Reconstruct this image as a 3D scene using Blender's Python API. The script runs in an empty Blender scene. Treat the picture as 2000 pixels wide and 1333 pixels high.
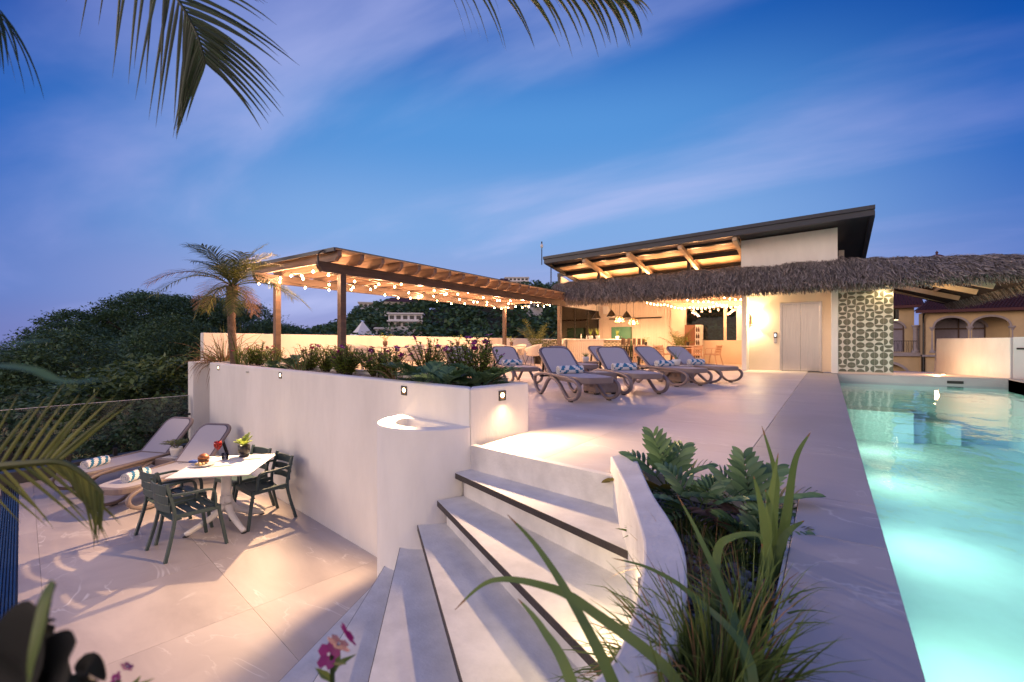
import bpy, math, random
from mathutils import Vector, Matrix
V = Vector
rnd = random.Random(11)
PI = math.pi
sc = bpy.context.scene
COL = sc.collection

# ------------------------------------------------------------------ camera
YAW = math.radians(34.8)                 # the deck's long side runs along +Y, the camera looks to the left of it
EYE = 0.84
cam_d = bpy.data.cameras.new("camera")
cam = bpy.data.objects.new("camera", cam_d)
COL.objects.link(cam)
cam.location = (0, 0, EYE)
cam.rotation_euler = (PI / 2, 0, YAW)
cam_d.sensor_width = 36
cam_d.lens = 16.0
cam_d.shift_y = 0.0026
cam_d.clip_start = 0.02
cam_d.clip_end = 5000
cam_d.dof.use_dof = True
cam_d.dof.focus_distance = 6.0
cam_d.dof.aperture_fstop = 3.2
sc.camera = cam

# ------------------------------------------------------------------ world: dusk sky
world = bpy.data.worlds.new("World")
sc.world = world
world.use_nodes = True


def world_nodes():
    nt = world.node_tree
    N, L = nt.nodes, nt.links
    N.clear()
    out = N.new("ShaderNodeOutputWorld")
    bg = N.new("ShaderNodeBackground")
    L.new(bg.outputs[0], out.inputs[0])
    bg.inputs[1].default_value = 1.0
    tc = N.new("ShaderNodeTexCoord")
    sep = N.new("ShaderNodeSeparateXYZ")
    L.new(tc.outputs["Generated"], sep.inputs[0])

    def ramp(stops, gain=1.0):
        r = N.new("ShaderNodeValToRGB")
        e = r.color_ramp.elements
        for i, (p, c) in enumerate(stops):
            el = e[i] if i < 2 else e.new(p)
            el.position = p
            el.color = (*(x * gain for x in lin(c)), 1)
        r.color_ramp.interpolation = 'EASE'
        L.new(sep.outputs[2], r.inputs[0])
        return r
    near = ramp([(0.0, (152, 154, 208)), (0.1, (152, 166, 219)), (0.24, (128, 170, 226)), (0.42, (88, 150, 218)), (0.60, (30, 104, 192)), (1.0, (16, 70, 156))], .735)
    far = ramp([(0.0, (106, 118, 184)), (0.1, (84, 120, 195)), (0.3, (24, 94, 186)), (0.55, (1, 66, 158)), (1.0, (6, 46, 122))], .735)
    # the afterglow side of the sky is paler than the rest
    dot = N.new("ShaderNodeVectorMath")
    dot.operation = 'DOT_PRODUCT'
    a = YAW + math.radians(0)
    dot.inputs[1].default_value = (-math.sin(a), math.cos(a), 0.0)
    L.new(tc.outputs["Generated"], dot.inputs[0])
    mr = N.new("ShaderNodeMapRange")
    mr.interpolation_type = 'SMOOTHSTEP'
    mr.inputs[1].default_value = 0.55
    mr.inputs[2].default_value = 0.93
    L.new(dot.outputs["Value"], mr.inputs[0])
    mix = N.new("ShaderNodeMix")
    mix.data_type = 'RGBA'
    L.new(mr.outputs[0], mix.inputs[0])
    # behind the camera the sky still holds the rose of the sunset
    rose = ramp([(0.0, (255, 218, 184)), (0.14, (255, 216, 190)), (0.35, (240, 208, 204)), (0.65, (140, 156, 204)), (1.0, (22, 76, 160))])
    mb_ = N.new("ShaderNodeMapRange")
    mb_.interpolation_type = 'SMOOTHSTEP'
    mb_.inputs[1].default_value = 0.52
    mb_.inputs[2].default_value = -0.45
    L.new(dot.outputs["Value"], mb_.inputs[0])
    mr2 = N.new("ShaderNodeMix")
    mr2.data_type = 'RGBA'
    L.new(mb_.outputs[0], mr2.inputs[0])
    L.new(far.outputs[0], mr2.inputs[6])
    L.new(rose.outputs[0], mr2.inputs[7])
    L.new(mr2.outputs[2], mix.inputs[6])
    L.new(near.outputs[0], mix.inputs[7])
    # thin high cloud: noise on a flat layer far above
    add = N.new("ShaderNodeMath")
    add.operation = 'ADD'
    add.inputs[1].default_value = 0.16
    L.new(sep.outputs[2], add.inputs[0])
    dv = N.new("ShaderNodeVectorMath")
    dv.operation = 'DIVIDE'
    cmb = N.new("ShaderNodeCombineXYZ")
    for i in range(3):
        L.new(add.outputs[0], cmb.inputs[i])
    L.new(tc.outputs["Generated"], dv.inputs[0])
    L.new(cmb.outputs[0], dv.inputs[1])
    mp = N.new("ShaderNodeMapping")
    mp.inputs["Rotation"].default_value = (0, 0, math.radians(-62))
    mp.inputs["Scale"].default_value = (0.36, 1.0, 0.3)
    L.new(dv.outputs[0], mp.inputs[0])
    no = N.new("ShaderNodeTexNoise")
    no.inputs["Scale"].default_value = 1.35
    no.inputs["Detail"].default_value = 6
    no.inputs["Roughness"].default_value = 0.5
    no.inputs["Distortion"].default_value = 0.35
    L.new(mp.outputs[0], no.inputs["Vector"])
    cr = N.new("ShaderNodeMapRange")
    cr.interpolation_type = 'SMOOTHSTEP'
    cr.inputs[1].default_value = 0.44
    cr.inputs[2].default_value = 0.74
    cr.inputs[3].default_value = 0.0
    cr.inputs[4].default_value = 0.74
    L.new(no.outputs[0], cr.inputs[0])
    up = N.new("ShaderNodeMapRange")
    up.inputs[1].default_value = 0.0
    up.inputs[2].default_value = 0.08
    L.new(sep.outputs[2], up.inputs[0])
    mm = N.new("ShaderNodeMath")
    mm.operation = 'MULTIPLY'
    L.new(cr.outputs[0], mm.inputs[0])
    L.new(up.outputs[0], mm.inputs[1])
    cl = N.new("ShaderNodeMix")
    cl.data_type = 'RGBA'
    L.new(mr.outputs[0], cl.inputs[0])
    cl.inputs[6].default_value = (*lin((104, 120, 186)), 1)
    cl.inputs[7].default_value = (*lin((164, 170, 212)), 1)
    m2 = N.new("ShaderNodeMix")
    m2.data_type = 'RGBA'
    L.new(mm.outputs[0], m2.inputs[0])
    L.new(mix.outputs[2], m2.inputs[6])
    L.new(cl.outputs[2], m2.inputs[7])
    L.new(m2.outputs[2], bg.inputs[0])


def lin(c):
    return tuple(((x / 255) / 12.92 if x <= 10 else ((x / 255 + 0.055) / 1.055) ** 2.4) for x in c)


world_nodes()

# the last glow of the sun, low and wide, from behind the camera's left shoulder
sun_d = bpy.data.lights.new("sun", 'SUN')
sun = bpy.data.objects.new("sun", sun_d)
COL.objects.link(sun)
sun_d.energy = 0.75
sun_d.angle = math.radians(22)
sun_d.color = (1.0, 0.78, 0.62)
sun.rotation_euler = V((0.66, 0.70, -0.26)).to_track_quat('-Z', 'Y').to_euler()

vs = sc.view_settings
vs.view_transform = 'Standard'
vs.look = 'None'
vs.gamma = 1
vs.exposure = 0.48
vs.use_curve_mapping = False
cy = sc.cycles
cy.use_denoising = True
cy.max_bounces = 7
cy.diffuse_bounces = 3
cy.glossy_bounces = 3
cy.transmission_bounces = 4
cy.transparent_max_bounces = 12
cy.caustics_reflective = False
cy.caustics_refractive = False
cy.sample_clamp_indirect = 3.0


# ------------------------------------------------------------------ mesh helpers
class MB:
    def __init__(s):
        s.v, s.f, s.m = [], [], []
        s.k = 0                              # material slot for the faces added next

    def add(s, vs_, fs):
        o = len(s.v)
        s.v += [tuple(p) for p in vs_]
        for f in fs:
            s.f.append(tuple(i + o for i in f))
            s.m.append(s.k)

    def box(s, a, b):
        x0, y0, z0 = a
        x1, y1, z1 = b
        s.add([(x0, y0, z0), (x1, y0, z0), (x1, y1, z0), (x0, y1, z0), (x0, y0, z1), (x1, y0, z1), (x1, y1, z1), (x0, y1, z1)],
              [(0, 3, 2, 1), (4, 5, 6, 7), (0, 1, 5, 4), (1, 2, 6, 5), (2, 3, 7, 6), (3, 0, 4, 7)])

    def hexa(s, bot, top):
        s.add(list(bot) + list(top), [(3, 2, 1, 0), (4, 5, 6, 7), (0, 1, 5, 4), (1, 2, 6, 5), (2, 3, 7, 6), (3, 0, 4, 7)])

    def prism(s, poly, z0, z1, ztop=None):
        n = len(poly)
        a = sum(poly[i][0] * poly[(i + 1) % n][1] - poly[(i + 1) % n][0] * poly[i][1] for i in range(n))
        if a < 0:
            poly = poly[::-1]
        s.add([(x, y, z0) for x, y in poly] + [(x, y, z1) for x, y in poly],
              [tuple(range(n))[::-1], tuple(range(n, 2 * n))] + [(i, (i + 1) % n, n + (i + 1) % n, n + i) for i in range(n)])

    def bar(s, p, q, w, h, up=(0, 0, 1)):    # straight bar, rectangular section
        p, q = V(p), V(q)
        t = (q - p).normalized()
        sd = t.cross(V(up))
        if sd.length < 1e-4:
            sd = t.cross(V((0, 1, 0)))
        sd.normalize()
        u = sd.cross(t)
        c = [sd * w / 2 + u * h / 2, sd * -w / 2 + u * h / 2, sd * -w / 2 - u * h / 2, sd * w / 2 - u * h / 2]
        s.add([p + k for k in c] + [q + k for k in c], [(0, 1, 2, 3), (7, 6, 5, 4)] + [(i, i + 4, (i + 1) % 4 + 4, (i + 1) % 4) for i in range(4)])

    def sweep(s, path, sec, closed=False, side=None):   # carry a section (list of (a,b)) along a path
        P = [V(p) for p in path]
        n, k = len(P), len(sec)
        vs_ = []
        for i, p in enumerate(P):
            t = (P[min(i + 1, n - 1)] - P[max(i - 1, 0)]) if not closed else (P[(i + 1) % n] - P[i - 1])
            t.normalize()
            sd = V(side) if side else (t.cross(V((0, 0, 1))) if abs(t.z) < 0.95 else t.cross(V((0, 1, 0))))
            sd = (sd - t * sd.dot(t)).normalized()
            u = sd.cross(t)
            for a, b in sec:
                vs_.append(p + sd * a + u * b)
        fs = []
        for i in range(n if closed else n - 1):
            j = (i + 1) % n
            for c in range(k):
                d = (c + 1) % k
                fs.append((i * k + c, j * k + c, j * k + d, i * k + d))
        if not closed:
            fs += [tuple(range(k)), tuple(range((n - 1) * k, n * k))[::-1]]
        s.add(vs_, fs)

    def tube(s, path, r, n=6, closed=False):
        P = [V(p) for p in path]
        rs = r if isinstance(r, (list, tuple)) else [r] * len(P)
        m = len(P)
        vs_ = []
        for i, p in enumerate(P):
            t = (P[min(i + 1, m - 1)] - P[max(i - 1, 0)]) if not closed else (P[(i + 1) % m] - P[i - 1])
            t.normalize()
            sd = t.cross(V((0, 0, 1))) if abs(t.z) < 0.9 else t.cross(V((0, 1, 0)))
            sd.normalize()
            u = sd.cross(t)
            for c in range(n):
                an = 2 * PI * c / n
                vs_.append(p + (sd * math.cos(an) + u * math.sin(an)) * rs[i])
        fs = []
        for i in range(m if closed else m - 1):
            j = (i + 1) % m
            for c in range(n):
                d = (c + 1) % n
                fs.append((i * n + c, i * n + d, j * n + d, j * n + c))
        if not closed:
            fs += [tuple(range(n))[::-1], tuple(range((m - 1) * n, m * n))]
        s.add(vs_, fs)

    def lathe(s, prof, n=16, c=(0, 0, 0)):
        vs_, fs = [], []
        for r, z in prof:
            for i in range(n):
                a = 2 * PI * i / n
                vs_.append((c[0] + r * math.cos(a), c[1] + r * math.sin(a), c[2] + z))
        for j in range(len(prof) - 1):
            for i in range(n):
                k = (i + 1) % n
                fs.append((j * n + i, j * n + k, (j + 1) * n + k, (j + 1) * n + i))
        if prof[0][0] > 1e-4:
            fs.append(tuple(range(n))[::-1])
        if prof[-1][0] > 1e-4:
            fs.append(tuple(range((len(prof) - 1) * n, len(prof) * n)))
        s.add(vs_, fs)

    def blade(s, path, w, nrm=None, prof='blade', fold=0.0):   # a leaf: strip along a path
        P = [V(p) for p in path]
        n = len(P)
        L_, R_, C_ = [], [], []
        for i, p in enumerate(P):
            t = (P[min(i + 1, n - 1)] - P[max(i - 1, 0)]).normalized()
            up = V(nrm) if nrm is not None else V((0, 0, 1))
            sd = t.cross(up)
            if sd.length < 1e-3:
                sd = t.cross(V((1, 0.2, 0)))
            sd.normalize()
            k = i / (n - 1)
            if prof == 'blade':
                q = max(0.03, (1 - k) ** 0.75) * min(1, 0.45 + k * 3)
            elif prof == 'oval':
                q = max(0.06, math.sin(PI * min(1, 0.06 + k * 0.94)) ** 0.7)
            else:
                q = 1
            u = sd.cross(t)
            L_.append(p + sd * w / 2 * q + u * fold * w * q)
            R_.append(p - sd * w / 2 * q + u * fold * w * q)
            C_.append(p)
        if fold:
            s.add(L_ + C_ + R_, [(i, i + 1, n + i + 1, n + i) for i in range(n - 1)] + [(n + i, n + i + 1, 2 * n + i + 1, 2 * n + i) for i in range(n - 1)])
        else:
            s.add(L_ + R_, [(i, i + 1, n + i + 1, n + i) for i in range(n - 1)])

    def mesh(s, name, mats, smooth=False):
        me = bpy.data.meshes.new(name)
        me.from_pydata(s.v, [], s.f)
        for m in (mats if isinstance(mats, (list, tuple)) else [mats]):
            me.materials.append(m)
        if any(s.m):
            me.polygons.foreach_set("material_index", s.m)
        if smooth:
            me.polygons.foreach_set("use_smooth", [True] * len(me.polygons))
        me.update()
        return me

    def build(s, name, mats, parent=None, smooth=False, loc=(0, 0, 0), rz=0, bevel=0, **tags):
        return place(s.mesh(name, mats, smooth), name, parent, loc, rz, bevel, **tags)


def place(me, name, parent=None, loc=(0, 0, 0), rz=0, bevel=0, **tags):
    o = bpy.data.objects.new(name, me)
    COL.objects.link(o)
    o.location = loc
    o.rotation_euler = (0, 0, rz)
    o.parent = parent
    if bevel:
        b = o.modifiers.new("bevel", 'BEVEL')
        b.width = bevel
        b.segments = 2
        b.limit_method = 'ANGLE'
    for k, x in tags.items():
        o[k] = x
    return o


def tag(o, label, cat, group=None):
    o['label'] = label
    o['category'] = cat
    if group:
        o['group'] = group
    return o


def thing(name, label, cat, loc=(0, 0, 0), rz=0, group=None):
    o = bpy.data.objects.new(name, None)
    COL.objects.link(o)
    o.empty_display_size = 0.1
    o.location = loc
    o.rotation_euler = (0, 0, rz)
    return tag(o, label, cat, group)


KIDS = {}


def copy_tree(o, loc=None, rz=None, label=None, parent=None, top=True):
    c = o.copy()
    COL.objects.link(c)
    c.parent = parent
    if top:
        if loc is not None:
            c.location = loc
        if rz is not None:
            c.rotation_euler = (0, 0, rz)
        if label:
            c['label'] = label
    for ch in [x for x in o.children if x is not c]:
        copy_tree(ch, parent=c, top=False)
    return c


def spline(pts, n):                              # Catmull-Rom through the points
    P = [V(p) for p in pts]
    out = []
    for i in range(len(P) - 1):
        a, b, c, d = P[max(i - 1, 0)], P[i], P[i + 1], P[min(i + 2, len(P) - 1)]
        for k in range(n):
            t = k / n
            out.append(0.5 * ((2 * b) + (c - a) * t + (2 * a - 5 * b + 4 * c - d) * t * t + (3 * b - a - 3 * c + d) * t ** 3))
    return out + [P[-1]]


def clip(poly, hp):                              # keep a*x + b*y >= c
    a, b, c = hp
    out = []
    for i, p in enumerate(poly):
        q = poly[(i + 1) % len(poly)]
        dp, dq = a * p[0] + b * p[1] - c, a * q[0] + b * q[1] - c
        if dp >= 0:
            out.append(p)
        if dp * dq < 0:
            t = dp / (dp - dq)
            out.append((p[0] + (q[0] - p[0]) * t, p[1] + (q[1] - p[1]) * t))
    return out


def line_hp(p, q):                               # half plane on the left of p -> q
    dx, dy = q[0] - p[0], q[1] - p[1]
    return (-dy, dx, -dy * p[0] + dx * p[1])


# ------------------------------------------------------------------ materials
def nodes(name):
    m = bpy.data.materials.new(name)
    m.use_nodes = True
    nt = m.node_tree
    return m, nt.nodes, nt.links, nt.nodes["Principled BSDF"]


def mat(name, col, rough=0.6, var=0.12, scale=4.0, bump=0.0, bscale=60.0, metal=0.0, col2=None, stretch=None, island=0.0, spec=None, trans=0.0, bdist=0.01):
    m, N, L, P = nodes(name)
    c1 = col
    c2 = col2 or tuple(max(0, x * (1 - var * 1.6)) for x in col)
    tc = N.new("ShaderNodeTexCoord")
    src = tc.outputs["Object"]
    if stretch:
        mp = N.new("ShaderNodeMapping")
        mp.inputs["Scale"].default_value = stretch
        L.new(src, mp.inputs[0])
        src = mp.outputs[0]
    no = N.new("ShaderNodeTexNoise")
    no.inputs["Scale"].default_value = scale
    no.inputs["Detail"].default_value = 6
    no.inputs["Roughness"].default_value = 0.6
    L.new(src, no.inputs["Vector"])
    mr = N.new("ShaderNodeMapRange")
    mr.inputs[1].default_value = 0.3
    mr.inputs[2].default_value = 0.7
    L.new(no.outputs[0], mr.inputs[0])
    fac = mr.outputs[0]
    if island:
        ge = N.new("ShaderNodeNewGeometry")
        oi = N.new("ShaderNodeObjectInfo")
        ad = N.new("ShaderNodeMath")
        ad.operation = 'ADD'
        L.new(ge.outputs["Random Per Island"], ad.inputs[0])
        L.new(oi.outputs["Random"], ad.inputs[1])
        fr = N.new("ShaderNodeMath")
        fr.operation = 'FRACT'
        L.new(ad.outputs[0], fr.inputs[0])
        mx = N.new("ShaderNodeMix")
        mx.inputs[0].default_value = island
        L.new(fac, mx.inputs[2])
        L.new(fr.outputs[0], mx.inputs[3])
        fac = mx.outputs[0]
    mix = N.new("ShaderNodeMix")
    mix.data_type = 'RGBA'
    L.new(fac, mix.inputs[0])
    mix.inputs[6].default_value = (*c2, 1)
    mix.inputs[7].default_value = (*c1, 1)
    L.new(mix.outputs[2], P.inputs["Base Color"])
    P.inputs["Roughness"].default_value = rough
    P.inputs["Metallic"].default_value = metal
    if spec is not None:
        P.inputs["Specular IOR Level"].default_value = spec
    if bump:
        n2 = N.new("ShaderNodeTexNoise")
        n2.inputs["Scale"].default_value = bscale
        n2.inputs["Detail"].default_value = 5
        L.new(src, n2.inputs["Vector"])
        bp = N.new("ShaderNodeBump")
        bp.inputs["Strength"].default_value = bump
        bp.inputs["Distance"].default_value = bdist
        L.new(n2.outputs[0], bp.inputs["Height"])
        L.new(bp.outputs[0], P.inputs["Normal"])
    if trans:
        tr = N.new("ShaderNodeBsdfTranslucent")
        L.new(mix.outputs[2], tr.inputs[0])
        ms = N.new("ShaderNodeMixShader")
        ms.inputs[0].default_value = trans
        L.new(P.outputs[0], ms.inputs[1])
        L.new(tr.outputs[0], ms.inputs[2])
        L.new(ms.outputs[0], N["Material Output"].inputs[0])
    return m


def glow(name, col, strength):
    m, N, L, P = nodes(name)
    P.inputs["Base Color"].default_value = (0.8, 0.7, 0.5, 1)
    P.inputs["Emission Color"].default_value = (*col, 1)
    P.inputs["Emission Strength"].default_value = strength
    return m


def tile_mat(name, c1, c2, vein, rough, vscale=0.9):
    m, N, L, P = nodes(name)
    tc = N.new("ShaderNodeTexCoord")
    geo = N.new("ShaderNodeNewGeometry")
    oi = N.new("ShaderNodeObjectInfo")
    # every tile is cut from another place of the stone
    off = N.new("ShaderNodeVectorMath")
    off.operation = 'MULTIPLY_ADD'
    L.new(oi.outputs["Random"], off.inputs[0])
    off.inputs[1].default_value = (37, 91, 53)
    L.new(geo.outputs["Position"], off.inputs[2])
    mp = N.new("ShaderNodeMapping")
    mp.inputs["Rotation"].default_value = (0, 0, 0.5)
    mp.inputs["Scale"].default_value = (0.55, 1.25, 1)
    L.new(off.outputs[0], mp.inputs[0])
    n1 = N.new("ShaderNodeTexNoise")
    n1.inputs["Scale"].default_value = 1.1
    n1.inputs["Detail"].default_value = 9
    n1.inputs["Roughness"].default_value = 0.62
    n1.inputs["Distortion"].default_value = 0.6
    L.new(mp.outputs[0], n1.inputs["Vector"])
    r1 = N.new("ShaderNodeMapRange")
    r1.inputs[1].default_value = 0.32
    r1.inputs[2].default_value = 0.68
    L.new(n1.outputs[0], r1.inputs[0])
    mx = N.new("ShaderNodeMix")
    mx.data_type = 'RGBA'
    L.new(r1.outputs[0], mx.inputs[0])
    mx.inputs[6].default_value = (*c2, 1)
    mx.inputs[7].default_value = (*c1, 1)
    # veins: thin ridges of a second noise, kept only in patches
    n2 = N.new("ShaderNodeTexNoise")
    n2.inputs["Scale"].default_value = vscale
    n2.inputs["Detail"].default_value = 5
    n2.inputs["Roughness"].default_value = 0.55
    n2.inputs["Distortion"].default_value = 1.4
    L.new(mp.outputs[0], n2.inputs["Vector"])
    sb = N.new("ShaderNodeMath")
    sb.operation = 'SUBTRACT'
    L.new(n2.outputs[0], sb.inputs[0])
    sb.inputs[1].default_value = 0.5
    ab = N.new("ShaderNodeMath")
    ab.operation = 'ABSOLUTE'
    L.new(sb.outputs[0], ab.inputs[0])
    r2 = N.new("ShaderNodeMapRange")
    r2.inputs[1].default_value = 0.0
    r2.inputs[2].default_value = 0.012
    r2.inputs[3].default_value = 1
    r2.inputs[4].default_value = 0
    L.new(ab.outputs[0], r2.inputs[0])
    n3 = N.new("ShaderNodeTexNoise")
    n3.inputs["Scale"].default_value = 1.7
    L.new(off.outputs[0], n3.inputs["Vector"])
    r3 = N.new("ShaderNodeMapRange")
    r3.inputs[1].default_value = 0.48
    r3.inputs[2].default_value = 0.66
    r3.inputs[4].default_value = 0.75
    L.new(n3.outputs[0], r3.inputs[0])
    mu = N.new("ShaderNodeMath")
    mu.operation = 'MULTIPLY'
    L.new(r2.outputs[0], mu.inputs[0])
    L.new(r3.outputs[0], mu.inputs[1])
    m3 = N.new("ShaderNodeMix")
    m3.data_type = 'RGBA'
    L.new(mu.outputs[0], m3.inputs[0])
    L.new(mx.outputs[2], m3.inputs[6])
    m3.inputs[7].default_value = (*vein, 1)
    L.new(m3.outputs[2], P.inputs["Base Color"])
    rr = N.new("ShaderNodeMapRange")
    rr.inputs[3].default_value = rough - 0.08
    rr.inputs[4].default_value = rough + 0.12
    L.new(n1.outputs[0], rr.inputs[0])
    L.new(rr.outputs[0], P.inputs["Roughness"])
    bp = N.new("ShaderNodeBump")
    bp.inputs["Strength"].default_value = 0.12
    bp.inputs["Distance"].default_value = 0.01
    L.new(n1.outputs[0], bp.inputs["Height"])
    L.new(bp.outputs[0], P.inputs["Normal"])
    return m


def glass_mat(name, tint, fres=1.45, rough=0.0, base=0.0):
    m, N, L, P = nodes(name)
    tr = N.new("ShaderNodeBsdfTransparent")
    tr.inputs[0].default_value = (*tint, 1)
    gl = N.new("ShaderNodeBsdfGlossy")
    gl.inputs["Roughness"].default_value = rough
    fr = N.new("ShaderNodeFresnel")
    fr.inputs[0].default_value = fres
    ms = N.new("ShaderNodeMixShader")
    L.new(fr.outputs[0], ms.inputs[0])
    L.new(tr.outputs[0], ms.inputs[1])
    L.new(gl.outputs[0], ms.inputs[2])
    L.new(ms.outputs[0], N["Material Output"].inputs[0])
    return m


def water_mat():
    m, N, L, P = nodes("pool_water")
    tr = N.new("ShaderNodeBsdfTransparent")
    tr.inputs[0].default_value = (0.78, 0.96, 0.94, 1)
    gl = N.new("ShaderNodeBsdfGlossy")
    gl.inputs["Roughness"].default_value = 0.03
    gl.inputs[0].default_value = (0.9, 0.95, 1, 1)
    fr = N.new("ShaderNodeFresnel")
    fr.inputs[0].default_value = 1.33
    tc = N.new("ShaderNodeTexCoord")
    mp = N.new("ShaderNodeMapping")
    mp.inputs["Scale"].default_value = (1.0, 0.6, 1)
    L.new(tc.outputs["Object"], mp.inputs[0])
    no = N.new("ShaderNodeTexNoise")
    no.inputs["Scale"].default_value = 2.2
    no.inputs["Detail"].default_value = 4
    L.new(mp.outputs[0], no.inputs["Vector"])
    bp = N.new("ShaderNodeBump")
    bp.inputs["Strength"].default_value = 0.16
    bp.inputs["Distance"].default_value = 0.1
    L.new(no.outputs[0], bp.inputs["Height"])
    L.new(bp.outputs[0], gl.inputs["Normal"])
    L.new(bp.outputs[0], fr.inputs["Normal"])
    ms = N.new("ShaderNodeMixShader")
    L.new(fr.outputs[0], ms.inputs[0])
    L.new(tr.outputs[0], ms.inputs[1])
    L.new(gl.outputs[0], ms.inputs[2])
    L.new(ms.outputs[0], N["Material Output"].inputs[0])
    return m


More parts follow.
